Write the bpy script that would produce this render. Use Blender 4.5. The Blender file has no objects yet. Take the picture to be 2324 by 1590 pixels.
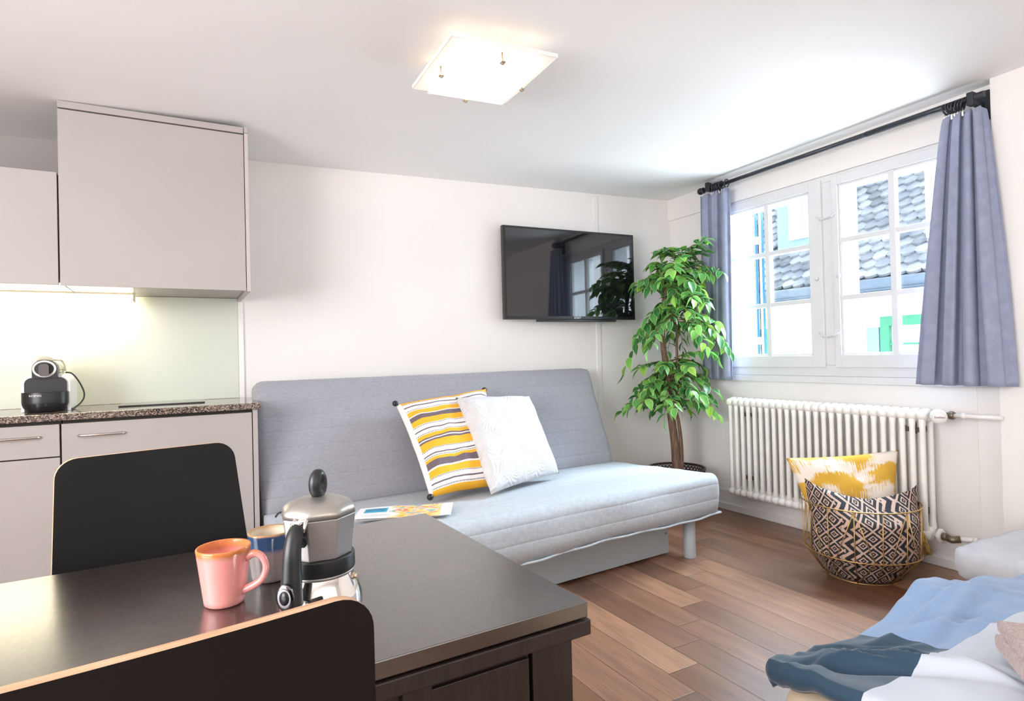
import bpy, bmesh, math, random
from mathutils import Vector, Matrix, noise
R = math.radians
PI = math.pi
sc = bpy.context.scene
C = sc.collection

# ------------------------------------------------------------------ camera
cam_d = bpy.data.cameras.new('camera')
cam = bpy.data.objects.new('camera', cam_d)
C.objects.link(cam)
cam_d.sensor_width = 36.0
cam_d.lens = 36.0 * 1367.4 / 2324.0
cam_d.clip_start = 0.02
yaw, pitch, roll = 0.50577, 0.00917, -0.02489
fw = Vector((math.cos(pitch)*math.sin(yaw), math.cos(pitch)*math.cos(yaw), math.sin(pitch)))
rt = Vector((math.cos(yaw), -math.sin(yaw), 0))
up = rt.cross(fw)
r2 = rt*math.cos(roll) + up*math.sin(roll)
u2 = -rt*math.sin(roll) + up*math.cos(roll)
cam.matrix_world = Matrix(((r2.x, u2.x, -fw.x, 0), (r2.y, u2.y, -fw.y, 0), (r2.z, u2.z, -fw.z, 1.10), (0, 0, 0, 1)))
sc.camera = cam

# ------------------------------------------------------------------ world, lights, exposure
sc.view_settings.view_transform = 'Standard'
sc.view_settings.look = 'None'
sc.view_settings.gamma = 1.0
sc.view_settings.use_curve_mapping = False
sc.view_settings.exposure = 0.36
world = bpy.data.worlds.new('sky')
sc.world = world
world.use_nodes = True
bg = world.node_tree.nodes['Background']
bg.inputs[0].default_value = (0.80, 0.90, 1.0, 1)
bg.inputs[1].default_value = 6.5
sc.cycles.use_denoising = True
sc.cycles.use_adaptive_sampling = True
sc.cycles.adaptive_threshold = 0.02
sc.cycles.max_bounces = 8
sc.cycles.diffuse_bounces = 5
sc.cycles.glossy_bounces = 4
sc.cycles.transmission_bounces = 6
sc.cycles.transparent_max_bounces = 12
sc.cycles.sample_clamp_indirect = 6.0

def area_light(name, loc, direction, sx, sy, energy, color):
    l = bpy.data.lights.new(name, 'AREA')
    l.shape = 'RECTANGLE'; l.size = sx; l.size_y = sy
    l.energy = energy; l.color = color
    o = bpy.data.objects.new(name, l); C.objects.link(o)
    o.location = loc
    o.rotation_euler = Vector(direction).to_track_quat('-Z', 'Y').to_euler()
    return o
# added area lamps: daylight boost and ceiling fill outside, unseen fill lights indoors
area_light('street_daylight', (4.7, 2.1, 3.45), (-1.0, -0.05, -0.85), 1.3, 4.2, 1600, (0.70, 0.85, 1.0))
area_light('ceiling_fill_light', (4.5, 2.1, 0.15), (-1.0, 0.0, 0.95), 1.2, 4.0, 150, (0.92, 0.96, 1.0))  # added low outside the window to brighten the ceiling
area_light('rear_fill_light', (0.9, -1.93, 1.45), (0, 1, -0.03), 2.6, 1.3, 16, (1.0, 0.97, 0.94))  # added fill lamp; the wall behind it has no window
area_light('side_fill_light', (-2.13, 0.3, 1.45), (1, 0.0, 0.08), 2.2, 1.3, 110, (0.98, 0.98, 1.0))  # added fill lamp by the left wall, which has no opening

# ------------------------------------------------------------------ materials
def new_mat(name):
    m = bpy.data.materials.new(name); m.use_nodes = True
    nt = m.node_tree
    return m, nt, nt.nodes['Principled BSDF']
class NT:
    def __init__(s, nt): s.nt = nt
    def n(s, t, **kw):
        nd = s.nt.nodes.new(t)
        for k, v in kw.items(): setattr(nd, k, v)
        return nd
    def l(s, a, b): s.nt.links.new(a, b)
    def val(s, x):
        return x
    def math(s, op, a, b=None, clamp=False):
        nd = s.n('ShaderNodeMath', operation=op); nd.use_clamp = clamp
        for i, x in enumerate((a, b)):
            if x is None: continue
            if isinstance(x, (int, float)): nd.inputs[i].default_value = x
            else: s.l(x, nd.inputs[i])
        return nd.outputs[0]
    def coords(s, kind='Object', scale=(1, 1, 1), rot=(0, 0, 0)):
        tc = s.n('ShaderNodeTexCoord'); mp = s.n('ShaderNodeMapping')
        s.l(tc.outputs[kind], mp.inputs[0])
        mp.inputs['Scale'].default_value = scale; mp.inputs['Rotation'].default_value = rot
        return mp.outputs[0]
    def noise(s, vec, scale, detail=3, rough=0.5):
        nd = s.n('ShaderNodeTexNoise'); s.l(vec, nd.inputs['Vector'])
        nd.inputs['Scale'].default_value = scale; nd.inputs['Detail'].default_value = detail
        nd.inputs['Roughness'].default_value = rough
        return nd.outputs['Fac']
    def ramp(s, fac, stops, interp='LINEAR'):
        nd = s.n('ShaderNodeValToRGB'); cr = nd.color_ramp; cr.interpolation = interp
        while len(cr.elements) < len(stops): cr.elements.new(0.5)
        for e, (p, c) in zip(cr.elements, stops):
            e.position = p; e.color = (*c, 1) if len(c) == 3 else c
        s.l(fac, nd.inputs[0])
        return nd.outputs[0]
    def mix(s, fac, a, b):
        nd = s.n('ShaderNodeMix', data_type='RGBA')
        for i, x in ((0, fac), (6, a), (7, b)):
            if isinstance(x, (int, float)): nd.inputs[i].default_value = x
            elif isinstance(x, tuple): nd.inputs[i].default_value = (*x, 1)
            else: s.l(x, nd.inputs[i])
        return nd.outputs[2]
    def sep(s, vec):
        nd = s.n('ShaderNodeSeparateXYZ'); s.l(vec, nd.inputs[0]); return nd.outputs
    def bump(s, h, strength, dist, bsdf, normal=None):
        nd = s.n('ShaderNodeBump'); s.l(h, nd.inputs['Height'])
        nd.inputs['Strength'].default_value = strength; nd.inputs['Distance'].default_value = dist
        if normal: s.l(normal, nd.inputs['Normal'])
        s.l(nd.outputs[0], bsdf.inputs['Normal'])
        return nd.outputs[0]

def hx(r, g, b):  # display 0-255 -> linear
    f = lambda c: (c/255/12.92) if c/255 <= 0.04045 else ((c/255+0.055)/1.055)**2.4
    return (f(r), f(g), f(b))

def plain(name, col, rough=0.5, metal=0.0, var=0.04, scale=8, bump=0.0, bscale=60, spec=None, coat=0.0, stretch=(1, 1, 1), kind='Object'):
    m, nt, b = new_mat(name); t = NT(nt)
    v = t.coords(kind, stretch)
    f = t.noise(v, scale, 3)
    c1 = tuple(max(0, x*(1-var)) for x in col); c2 = tuple(min(1, x*(1+var)) for x in col)
    t.l(t.ramp(f, [(0.3, c1), (0.7, c2)]), b.inputs['Base Color'])
    b.inputs['Roughness'].default_value = rough; b.inputs['Metallic'].default_value = metal
    if spec is not None: b.inputs['Specular IOR Level'].default_value = spec
    if coat: b.inputs['Coat Weight'].default_value = coat; b.inputs['Coat Roughness'].default_value = 0.08
    if bump: t.bump(t.noise(v, bscale, 2), bump, 0.002, b)
    return m

def emis(name, col, strength, base=(0.8, 0.8, 0.8)):
    m, nt, b = new_mat(name); t = NT(nt)
    f = t.noise(t.coords(), 6)
    t.l(t.ramp(f, [(0.2, tuple(x*0.97 for x in col)), (0.8, col)]), b.inputs['Emission Color'])
    b.inputs['Base Color'].default_value = (*base, 1)
    b.inputs['Emission Strength'].default_value = strength
    b.inputs['Roughness'].default_value = 0.3
    return m

M = {}
M['wall'] = plain('wall_paint', (0.83, 0.80, 0.775), 0.75, var=0.015, scale=3, bump=0.06, bscale=40)
M['ceiling'] = plain('ceiling_paint', (0.90, 0.89, 0.88), 0.8, var=0.012, scale=2, bump=0.04, bscale=30)
M['trim'] = plain('white_trim_paint', (0.84, 0.82, 0.80), 0.4, var=0.02, scale=5)
M['sash'] = plain('window_frame_paint', (0.70, 0.70, 0.71), 0.35, var=0.02, scale=6)
M['radiator'] = plain('radiator_enamel', (0.90, 0.88, 0.845), 0.3, var=0.03, scale=10)
M['cabinet'] = plain('cabinet_laminate', (0.40, 0.367, 0.352), 0.33, var=0.02, scale=4)
M['cabinet_edge'] = plain('cabinet_edge_band', (0.50, 0.45, 0.42), 0.4, var=0.03, scale=10)
M['dark_gap'] = plain('shadow_gap', (0.035, 0.028, 0.025), 0.7, var=0.1)
M['steel'] = plain('brushed_steel', (0.62, 0.58, 0.54), 0.28, 1.0, var=0.05, scale=30, stretch=(1, 20, 20))
M['chrome'] = plain('polished_steel', (0.82, 0.80, 0.78), 0.05, 1.0, var=0.01)
M['dark_chrome'] = plain('dark_polished_metal', (0.16, 0.15, 0.16), 0.12, 1.0, var=0.05)
M['tassel'] = plain('mustard_and_cream_yarn', hx(206, 176, 104), 0.9, var=0.45, scale=60)
M['alu'] = plain('matte_aluminium', (0.36, 0.345, 0.34), 0.42, 0.75, var=0.03, scale=20, bump=0.03, bscale=300)
M['alu_lid'] = plain('satin_aluminium_lid', (0.42, 0.40, 0.37), 0.36, 0.8, var=0.03, scale=20)
M['rubber'] = plain('black_soft_plastic', (0.012, 0.013, 0.015), 0.38, var=0.1, scale=20)
M['black'] = plain('black_plastic', (0.012, 0.012, 0.014), 0.3, var=0.1)
M['rod'] = plain('dark_rod_metal', (0.035, 0.04, 0.05), 0.35, 0.3, var=0.2, scale=20)
M['gold'] = plain('brass_wire', (0.55, 0.36, 0.15), 0.35, 0.9, var=0.1, scale=20)
M['bronze'] = plain('aged_valve_metal', (0.22, 0.18, 0.13), 0.45, 0.8, var=0.2, scale=30)
M['sofa_metal'] = plain('grey_powder_coat', (0.42, 0.47, 0.50), 0.45, var=0.03)
M['white_plastic'] = plain('white_plastic', (0.85, 0.84, 0.82), 0.3, var=0.01)
M['cream_plastic'] = plain('translucent_tank_plastic', (0.62, 0.58, 0.44), 0.25, var=0.05)
M['beige_sheet'] = plain('beige_cotton', (0.62, 0.50, 0.36), 0.9, var=0.04, scale=12, bump=0.1, bscale=200)
M['soil'] = plain('planter_soil', (0.05, 0.035, 0.025), 0.95, var=0.4, scale=60, bump=0.8, bscale=80)
M['woven'] = plain('dark_woven_rattan', (0.035, 0.018, 0.025), 0.35, var=0.4, scale=60, bump=0.5, bscale=90)

def mat_floor():
    m, nt, b = new_mat('oak_planks'); t = NT(nt)
    s = t.sep(t.coords())
    x, y = s[0], s[1]
    rowf = t.math('DIVIDE', t.math('SUBTRACT', x, 0.032), 0.1415)
    row = t.math('FLOOR', rowf); fr = t.math('SUBTRACT', rowf, row)
    yy = t.math('DIVIDE', t.math('SUBTRACT', t.math('SUBTRACT', y, 0.32), t.math('MULTIPLY', row, 0.1245)), 1.35)
    idx = t.math('FLOOR', yy); fy = t.math('SUBTRACT', yy, idx)
    ex = t.math('MULTIPLY', t.math('MINIMUM', fr, t.math('SUBTRACT', 1.0, fr)), 0.1415)
    ey = t.math('MULTIPLY', t.math('MINIMUM', fy, t.math('SUBTRACT', 1.0, fy)), 1.35)
    e = t.math('MINIMUM', ex, ey)
    seam = t.math('LESS_THAN', e, 0.0011)
    bev = t.math('DIVIDE', t.math('MINIMUM', e, 0.004), 0.004)
    cmb = t.n('ShaderNodeCombineXYZ'); t.l(row, cmb.inputs[0]); t.l(idx, cmb.inputs[1])
    wn = t.n('ShaderNodeTexWhiteNoise', noise_dimensions='2D'); t.l(cmb.outputs[0], wn.inputs['Vector'])
    rnd = wn.outputs['Value']
    # grain coordinates, shifted per plank
    gx = t.math('ADD', t.math('MULTIPLY', x, 1.0), t.math('MULTIPLY', rnd, 13.0))
    c2 = t.n('ShaderNodeCombineXYZ'); t.l(gx, c2.inputs[0]); t.l(t.math('MULTIPLY', y, 0.12), c2.inputs[1]); t.l(t.math('MULTIPLY', rnd, 7.0), c2.inputs[2])
    g1 = t.noise(c2.outputs[0], 22, 6, 0.62)
    c3 = t.n('ShaderNodeCombineXYZ'); t.l(gx, c3.inputs[0]); t.l(t.math('MULTIPLY', y, 0.28), c3.inputs[1]); t.l(rnd, c3.inputs[2])
    wv = t.n('ShaderNodeTexWave', wave_type='RINGS', rings_direction='Y'); t.l(c3.outputs[0], wv.inputs['Vector'])
    wv.inputs['Scale'].default_value = 26; wv.inputs['Distortion'].default_value = 9; wv.inputs['Detail'].default_value = 2; wv.inputs['Detail Scale'].default_value = 0.7
    big = t.noise(t.coords(scale=(1, 0.4, 1)), 2.6, 3)
    base = t.ramp(rnd, [(0, hx(128, 84, 56)), (0.35, hx(158, 112, 86)), (0.65, hx(116, 78, 58)), (1, hx(180, 134, 104))])
    dark = t.mix(t.math('MULTIPLY', t.ramp(g1, [(0.42, (0, 0, 0)), (0.72, (1, 1, 1))]), 0.55), base, hx(64, 40, 28))
    dark = t.mix(t.math('MULTIPLY', t.ramp(wv.outputs['Fac'], [(0.0, (1, 1, 1)), (0.25, (0, 0, 0))]), 0.35), dark, hx(54, 34, 24))
    dark = t.mix(t.math('MULTIPLY', t.ramp(big, [(0.45, (0, 0, 0)), (0.75, (1, 1, 1))]), 0.4), dark, hx(160, 122, 96))
    col = t.mix(seam, dark, hx(34, 20, 14))
    t.l(col, b.inputs['Base Color'])
    rr = t.math('ADD', 0.27, t.math('MULTIPLY', g1, 0.14)); t.l(rr, b.inputs['Roughness']); b.inputs['Specular IOR Level'].default_value = 0.95
    h = t.math('ADD', t.math('MULTIPLY', bev, 1.0), t.math('MULTIPLY', g1, 0.25))
    t.bump(h, 0.35, 0.0015, b)
    return m
M['floor'] = mat_floor()

def mat_granite():
    m, nt, b = new_mat('speckled_granite'); t = NT(nt)
    v = t.coords()
    vo = t.n('ShaderNodeTexVoronoi'); t.l(v, vo.inputs['Vector']); vo.inputs['Scale'].default_value = 260
    sp = t.n('ShaderNodeSeparateColor'); t.l(vo.outputs['Color'], sp.inputs[0])
    c = t.ramp(sp.outputs[0], [(0, hx(40, 34, 32)), (0.22, hx(90, 80, 74)), (0.4, hx(132, 118, 108)), (0.62, hx(170, 150, 136)), (0.85, hx(108, 94, 88)), (0.93, hx(60, 50, 46))], 'CONSTANT')
    n2 = t.noise(v, 60, 4)
    t.l(t.mix(t.math('MULTIPLY', t.ramp(n2, [(0.5, (0, 0, 0)), (0.6, (1, 1, 1))]), 0.5), c, hx(70, 60, 56)), b.inputs['Base Color'])
    b.inputs['Roughness'].default_value = 0.08
    return m
M['granite'] = mat_granite()

def mat_glass_painted():
    m, nt, b = new_mat('pale_green_back_painted_glass'); t = NT(nt)
    f = t.noise(t.coords(), 2)
    t.l(t.ramp(f, [(0.3, (0.58, 0.62, 0.54)), (0.7, (0.61, 0.64, 0.56))]), b.inputs['Base Color'])
    b.inputs['Roughness'].default_value = 0.25
    return m
M['splash'] = mat_glass_painted()

def mat_glass():
    m = bpy.data.materials.new('window_glass'); m.use_nodes = True; nt = m.node_tree; nt.nodes.clear(); t = NT(nt)
    out = t.n('ShaderNodeOutputMaterial'); tr = t.n('ShaderNodeBsdfTransparent'); gl = t.n('ShaderNodeBsdfGlossy'); mx = t.n('ShaderNodeMixShader')
    gl.inputs['Roughness'].default_value = 0.01
    nz = t.noise(t.coords(), 4)
    t.l(t.ramp(nz, [(0, (0.95, 0.975, 0.98)), (1, (0.97, 0.985, 0.99))]), tr.inputs[0])
    ge = t.n('ShaderNodeNewGeometry'); dt = t.n('ShaderNodeVectorMath', operation='DOT_PRODUCT')
    t.l(ge.outputs['Normal'], dt.inputs[0]); t.l(ge.outputs['Incoming'], dt.inputs[1])
    cs_ = t.math('SUBTRACT', 1.0, t.math('ABSOLUTE', dt.outputs['Value']))
    t.l(t.math('ADD', 0.03, t.math('MULTIPLY', t.math('POWER', cs_, 5.0), 0.9)), mx.inputs[0]); t.l(tr.outputs[0], mx.inputs[1]); t.l(gl.outputs[0], mx.inputs[2]); t.l(mx.outputs[0], out.inputs[0])
    return m
M['glass'] = mat_glass()

def mat_table():
    m, nt, b = new_mat('black_brown_stained_wood'); t = NT(nt)
    v = t.coords(scale=(1, 9, 9))
    g = t.noise(v, 9, 6, 0.65)
    wear = t.noise(t.coords(scale=(1, 1, 1)), 7, 4)
    c = t.ramp(g, [(0.3, hx(14, 9, 7)), (0.7, hx(38, 25, 18))])
    c = t.mix(t.math('MULTIPLY', t.ramp(wear, [(0.58, (0, 0, 0)), (0.75, (1, 1, 1))]), 0.25), c, hx(84, 60, 46))
    t.l(c, b.inputs['Base Color'])
    s = t.noise(t.coords(scale=(3, 1, 1)), 60, 3)
    t.l(t.math('ADD', 0.30, t.math('MULTIPLY', s, 0.12)), b.inputs['Roughness'])
    b.inputs['Specular IOR Level'].default_value = 0.7; b.inputs['Coat Weight'].default_value = 1.0; b.inputs['Coat Roughness'].default_value = 0.22; b.inputs['Coat IOR'].default_value = 1.9
    t.bump(g, 0.12, 0.001, b)
    return m
M['table'] = mat_table()

def mat_wood(name, c1, c2, scale=(1, 12, 12), ns=14, rough=0.45):
    m, nt, b = new_mat(name); t = NT(nt)
    g = t.noise(t.coords(scale=scale), ns, 5, 0.6)
    t.l(t.ramp(g, [(0.3, c1), (0.7, c2)]), b.inputs['Base Color'])
    b.inputs['Roughness'].default_value = rough
    t.bump(g, 0.1, 0.001, b)
    return m
M['table_body'] = mat_wood('black_brown_matte_wood', hx(20, 14, 12), hx(40, 29, 25), (9, 9, 1), 9, 0.45)
M['beech'] = mat_wood('beech_plywood_edge', hx(176, 134, 100), hx(214, 172, 138))
M['laminate'] = plain('black_laminate', hx(15, 14, 15), 0.5, spec=0.25, var=0.25, scale=5)
M['bark'] = mat_wood('plant_bark', hx(74, 54, 44), hx(142, 112, 92), (10, 10, 1), 12, 0.8)
M['twig'] = plain('plant_twig', hx(120, 92, 70), 0.7, var=0.2)

def fabric(name, c1, c2, weave=900, bump=0.25, scale=30, rough=0.92, wrinkle=None, stretch=(1, 1, 1), lines=None):
    m, nt, b = new_mat(name); t = NT(nt)
    v = t.coords(scale=stretch)
    f = t.noise(v, scale, 4, 0.6)
    t.l(t.ramp(f, [(0.3, c1), (0.7, c2)]), b.inputs['Base Color'])
    b.inputs['Roughness'].default_value = rough
    b.inputs['Sheen Weight'].default_value = 0.15
    h = t.math('MULTIPLY', t.noise(t.coords(), weave, 1), 0.3)
    if wrinkle:
        h = t.math('ADD', h, t.math('MULTIPLY', t.noise(t.coords(scale=wrinkle[1]), wrinkle[0], 3, 0.5), wrinkle[2]))
    if lines:
        ax, step, off, w = lines
        s = t.sep(t.coords('UV'))
        x = t.math('DIVIDE', s[ax], step)
        fr = t.math('ABSOLUTE', t.math('SUBTRACT', t.math('SUBTRACT', x, t.math('FLOOR', x)), 0.5))
        ln = t.math('MULTIPLY', t.math('GREATER_THAN', fr, 0.5-w), -1.0)
        sm = t.math('MULTIPLY', t.math('POWER', t.math('MULTIPLY', fr, 2.0), 6.0), -1.2)
        h = t.math('ADD', h, sm)
    t.bump(h, bump, 0.004, b)
    return m
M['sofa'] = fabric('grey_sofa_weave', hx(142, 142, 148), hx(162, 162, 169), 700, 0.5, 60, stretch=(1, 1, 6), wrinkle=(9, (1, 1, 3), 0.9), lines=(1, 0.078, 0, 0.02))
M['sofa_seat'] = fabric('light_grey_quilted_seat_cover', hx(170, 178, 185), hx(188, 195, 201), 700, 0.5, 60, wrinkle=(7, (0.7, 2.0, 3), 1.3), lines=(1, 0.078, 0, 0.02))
M['curtain'] = fabric('slate_blue_curtain_cloth', hx(136, 142, 166), hx(150, 156, 180), 900, 0.2, 20)
M['sheet_grey'] = fabric('pale_grey_cotton', hx(186, 190, 198), hx(202, 205, 212), 900, 0.6, 8, wrinkle=(7, (1, 3, 1), 2.0))
M['towel'] = fabric('taupe_terry', hx(150, 130, 126), hx(186, 168, 164), 350, 1.2, 160)

def mat_white_pillow():
    m, nt, b = new_mat('white_quilted_leaf_embossed_cotton'); t = NT(nt)
    t.l(t.ramp(t.noise(t.coords(), 20), [(0.3, hx(208, 207, 209)), (0.7, hx(216, 215, 216))]), b.inputs['Base Color'])
    b.inputs['Roughness'].default_value = 0.95
    v = t.coords('UV')
    w1 = t.n('ShaderNodeTexNoise'); t.l(v, w1.inputs['Vector']); w1.inputs['Scale'].default_value = 3
    va = t.n('ShaderNodeVectorMath', operation='MULTIPLY_ADD'); t.l(w1.outputs['Color'], va.inputs[0]); va.inputs[1].default_value = (0.25, 0.25, 0); t.l(v, va.inputs[2])
    vo = t.n('ShaderNodeTexVoronoi', feature='F1'); t.l(va.outputs[0], vo.inputs['Vector']); vo.inputs['Scale'].default_value = 4.2
    rg = t.math('SINE', t.math('MULTIPLY', vo.outputs['Distance'], 62.0))
    ed = t.n('ShaderNodeTexVoronoi', feature='DISTANCE_TO_EDGE'); t.l(va.outputs[0], ed.inputs['Vector']); ed.inputs['Scale'].default_value = 4.2
    h = t.math('ADD', t.math('MULTIPLY', rg, 0.5), t.math('MULTIPLY', t.math('MINIMUM', ed.outputs['Distance'], 0.06), 14.0))
    h = t.math('ADD', h, t.math('MULTIPLY', t.noise(v, 60, 3), 0.5))
    t.bump(h, 0.5, 0.005, b)
    return m
M['white_pillow'] = mat_white_pillow()

def mat_stripes():
    m, nt, b = new_mat('yellow_grey_white_stripes'); t = NT(nt)
    s = t.sep(t.coords('UV')); u, v = s[0], t.math('SUBTRACT', 1.0, s[1])
    Y, G, W = hx(243, 178, 44), hx(112, 98, 106), hx(240, 234, 230)
    ed = [(370, Y), (418, W), (459, G), (471, W), (520, Y), (566, W), (577, G), (622, Y), (672, W), (713, G), (724, W), (765, Y), (796, G), (809, W), (820, G), (838, Y),
          (900, W), (940, G), (951, W), (972, Y), (996, G), (1050, W), (1062, Y), (1112, W), (1150, G), (1160, W), (1192, Y)]
    st = [(max(0, (a-370)/850), c) for a, c in ed]
    col = t.ramp(v, st, 'CONSTANT')
    dots = None
    for p in (425, 511, 680, 757, 906, 966, 1119, 1184):
        d = t.math('LESS_THAN', t.math('ABSOLUTE', t.math('SUBTRACT', v, (p-370)/850)), 0.0045)
        dots = d if dots is None else t.math('MAXIMUM', dots, d)
    fx = t.math('FRACT', t.math('MULTIPLY', u, 62.0))
    dots = t.math('MULTIPLY', dots, t.math('LESS_THAN', fx, 0.5))
    col = t.mix(dots, col, hx(60, 44, 44))
    margin = t.math('LESS_THAN', u, 0.035)
    col = t.mix(margin, col, W)
    t.l(col, b.inputs['Base Color']); b.inputs['Roughness'].default_value = 0.9
    h = t.math('ADD', t.noise(t.coords('UV'), 300, 1), t.math('MULTIPLY', t.noise(t.coords('UV', (1.2, 5, 1)), 3, 3), 3.0))
    t.bump(h, 0.3, 0.004, b)
    return m
M['stripes'] = mat_stripes()

def mat_diamonds():
    m, nt, b = new_mat('black_beige_diamond_print'); t = NT(nt)
    s = t.sep(t.coords('UV'))
    nz = t.noise(t.coords('UV'), 38, 2)
    j = t.math('MULTIPLY', t.math('SUBTRACT', nz, 0.5), 0.08)
    u = t.math('ADD', t.math('MULTIPLY', s[0], 9.0), j); v = t.math('ADD', t.math('MULTIPLY', s[1], 5.2), j)
    def cell(x): return t.math('ABSOLUTE', t.math('SUBTRACT', t.math('FRACT', x), 0.5))
    d = t.math('ADD', cell(u), cell(v))
    K, B = hx(36, 36, 42), hx(196, 168, 152)
    dia = t.ramp(d, [(0, B), (0.05, K), (0.15, B), (0.24, K), (0.42, B), (0.56, K), (0.74, B), (0.84, K), (0.95, B)], 'CONSTANT')
    zz = t.math('FRACT', t.math('MULTIPLY', t.math('ADD', t.math('MULTIPLY', s[0], 6.0), t.math('MULTIPLY', cell(v), 0.7)), 2.6))
    zig = t.ramp(zz, [(0, B), (0.42, K)], 'CONSTANT')
    col_i = t.math('FRACT', t.math('MULTIPLY', t.math('ADD', s[0], t.math('MULTIPLY', cell(v), 0.06)), 3.0))
    isz = t.math('GREATER_THAN', col_i, 0.72)
    t.l(t.mix(isz, dia, zig), b.inputs['Base Color']); b.inputs['Roughness'].default_value = 0.85
    t.bump(t.noise(t.coords('UV'), 400, 1), 0.2, 0.002, b)
    return m
M['diamonds'] = mat_diamonds()

def mat_ikat():
    m, nt, b = new_mat('mustard_white_ikat_print'); t = NT(nt)
    v0 = t.coords('UV')
    s = t.sep(v0)
    fine = t.noise(t.coords('UV', (150, 3, 1)), 1.0, 2)
    v = t.math('ADD', s[1], t.math('MULTIPLY', t.math('SUBTRACT', fine, 0.5), 0.34))
    u = s[0]
    a = t.math('ABSOLUTE', t.math('SUBTRACT', t.math('FRACT', t.math('MULTIPLY', u, 1.7)), 0.5))
    c = t.math('ABSOLUTE', t.math('SUBTRACT', t.math('FRACT', t.math('ADD', t.math('MULTIPLY', v, 2.6), t.math('MULTIPLY', a, 0.9))), 0.5))
    blob = t.noise(t.coords('UV', (2.2, 3.5, 1)), 1.6, 2)
    k = t.math('ADD', c, t.math('MULTIPLY', t.math('SUBTRACT', blob, 0.5), 1.3))
    k = t.math('ADD', k, t.math('MULTIPLY', t.math('SUBTRACT', fine, 0.5), 0.25))
    Yl = hx(222, 176, 66); Wh = hx(240, 230, 218)
    t.l(t.ramp(k, [(0.0, Wh), (0.2, Wh), (0.235, Yl), (1, hx(206, 160, 50))]), b.inputs['Base Color'])
    b.inputs['Roughness'].default_value = 0.9
    t.bump(t.noise(v0, 300, 1), 0.2, 0.002, b)
    return m
M['ikat'] = mat_ikat()

def mat_duvet():
    m, nt, b = new_mat('blue_colour_block_duvet_cotton'); t = NT(nt)
    s = t.sep(t.coords())
    teal, blue, white = hx(24, 58, 80), hx(128, 156, 192), hx(190, 197, 208)
    right = t.math('GREATER_THAN', s[0], 1.335)
    near = t.math('LESS_THAN', s[1], 0.640)
    nt_ = t.noise(t.coords(), 4, 3)
    tb = t.mix(right, teal, blue)
    cc = t.mix(near, tb, white)
    t.l(t.mix(t.math('MULTIPLY', nt_, 0.12), cc, hx(40, 60, 90)), b.inputs['Base Color'])
    b.inputs['Roughness'].default_value = 0.75; b.inputs['Sheen Weight'].default_value = 0.2
    t.bump(t.noise(t.coords(), 800, 1), 0.12, 0.002, b)
    return m
M['duvet'] = mat_duvet()

def mat_leaf():
    m, nt, b = new_mat('variegated_leaf'); t = NT(nt)
    s = t.sep(t.coords('UV'))
    au = t.math('ABSOLUTE', t.math('SUBTRACT', s[0], 0.5))
    oi = t.n('ShaderNodeNewGeometry')
    rnd = oi.outputs['Random Per Island']
    green = t.ramp(rnd, [(0, hx(40, 104, 58)), (0.35, hx(66, 144, 76)), (0.6, hx(98, 174, 84)), (0.85, hx(136, 200, 92)), (1, hx(178, 222, 92))])
    nz = t.noise(t.coords(), 90, 2)
    edge = t.math('GREATER_THAN', t.math('ADD', au, t.math('MULTIPLY', t.math('SUBTRACT', nz, 0.5), 0.12)), 0.42)
    mid = t.math('LESS_THAN', au, 0.02)
    c = t.mix(edge, green, hx(196, 216, 140))
    c = t.mix(mid, c, hx(150, 186, 120))
    t.l(c, b.inputs['Base Color'])
    b.inputs['Roughness'].default_value = 0.38
    b.inputs['Subsurface Weight'].default_value = 0.0
    tl = t.n('ShaderNodeBsdfTranslucent'); t.l(c, tl.inputs[0])
    mx = t.n('ShaderNodeMixShader'); mx.inputs[0].default_value = 0.3
    out = nt.nodes['Material Output']
    t.l(b.outputs[0], mx.inputs[1]); t.l(tl.outputs[0], mx.inputs[2]); t.l(mx.outputs[0], out.inputs[0])
    return m
M['leaf'] = mat_leaf()

def mat_mug(name, body, rim, lo, hi, inner):
    m, nt, b = new_mat(name); t = NT(nt)
    s = t.sep(t.coords())
    nz = t.noise(t.coords(scale=(1, 1, 0.3)), 60, 3)
    z = t.math('ADD', s[2], t.math('MULTIPLY', t.math('SUBTRACT', nz, 0.5), 0.006))
    mr = t.n('ShaderNodeMapRange'); t.l(z, mr.inputs[0]); mr.inputs[1].default_value = lo; mr.inputs[2].default_value = hi
    t.l(t.ramp(mr.outputs[0], body + [(0.999, rim)]), b.inputs['Base Color'])
    b.inputs['Roughness'].default_value = 0.14
    return m
M['pink'] = mat_mug('pink_glaze', [(0, hx(222, 148, 142)), (0.84, hx(222, 142, 136)), (0.89, hx(196, 132, 112)), (0.93, hx(188, 112, 62))], hx(206, 122, 66), 0, 0.088, None)
M['pink_in'] = mat_mug('pink_inner_glaze', [(0, hx(236, 150, 146)), (0.80, hx(232, 146, 142)), (0.87, hx(200, 122, 84))], hx(206, 120, 66), 0, 0.088, None)
M['blueg'] = mat_mug('blue_over_grey_speckled_glaze', [(0, hx(150, 142, 140)), (0.60, hx(148, 138, 136)), (0.66, hx(120, 112, 136)), (0.70, hx(52, 88, 128)), (0.95, hx(40, 66, 104)), (0.97, hx(150, 118, 84))], hx(170, 130, 90), 0, 0.082, None)
M['blueg_in'] = mat_mug('white_inner_glaze', [(0, hx(224, 216, 200)), (0.9, hx(216, 204, 184))], hx(176, 136, 96), 0, 0.082, None)

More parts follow.
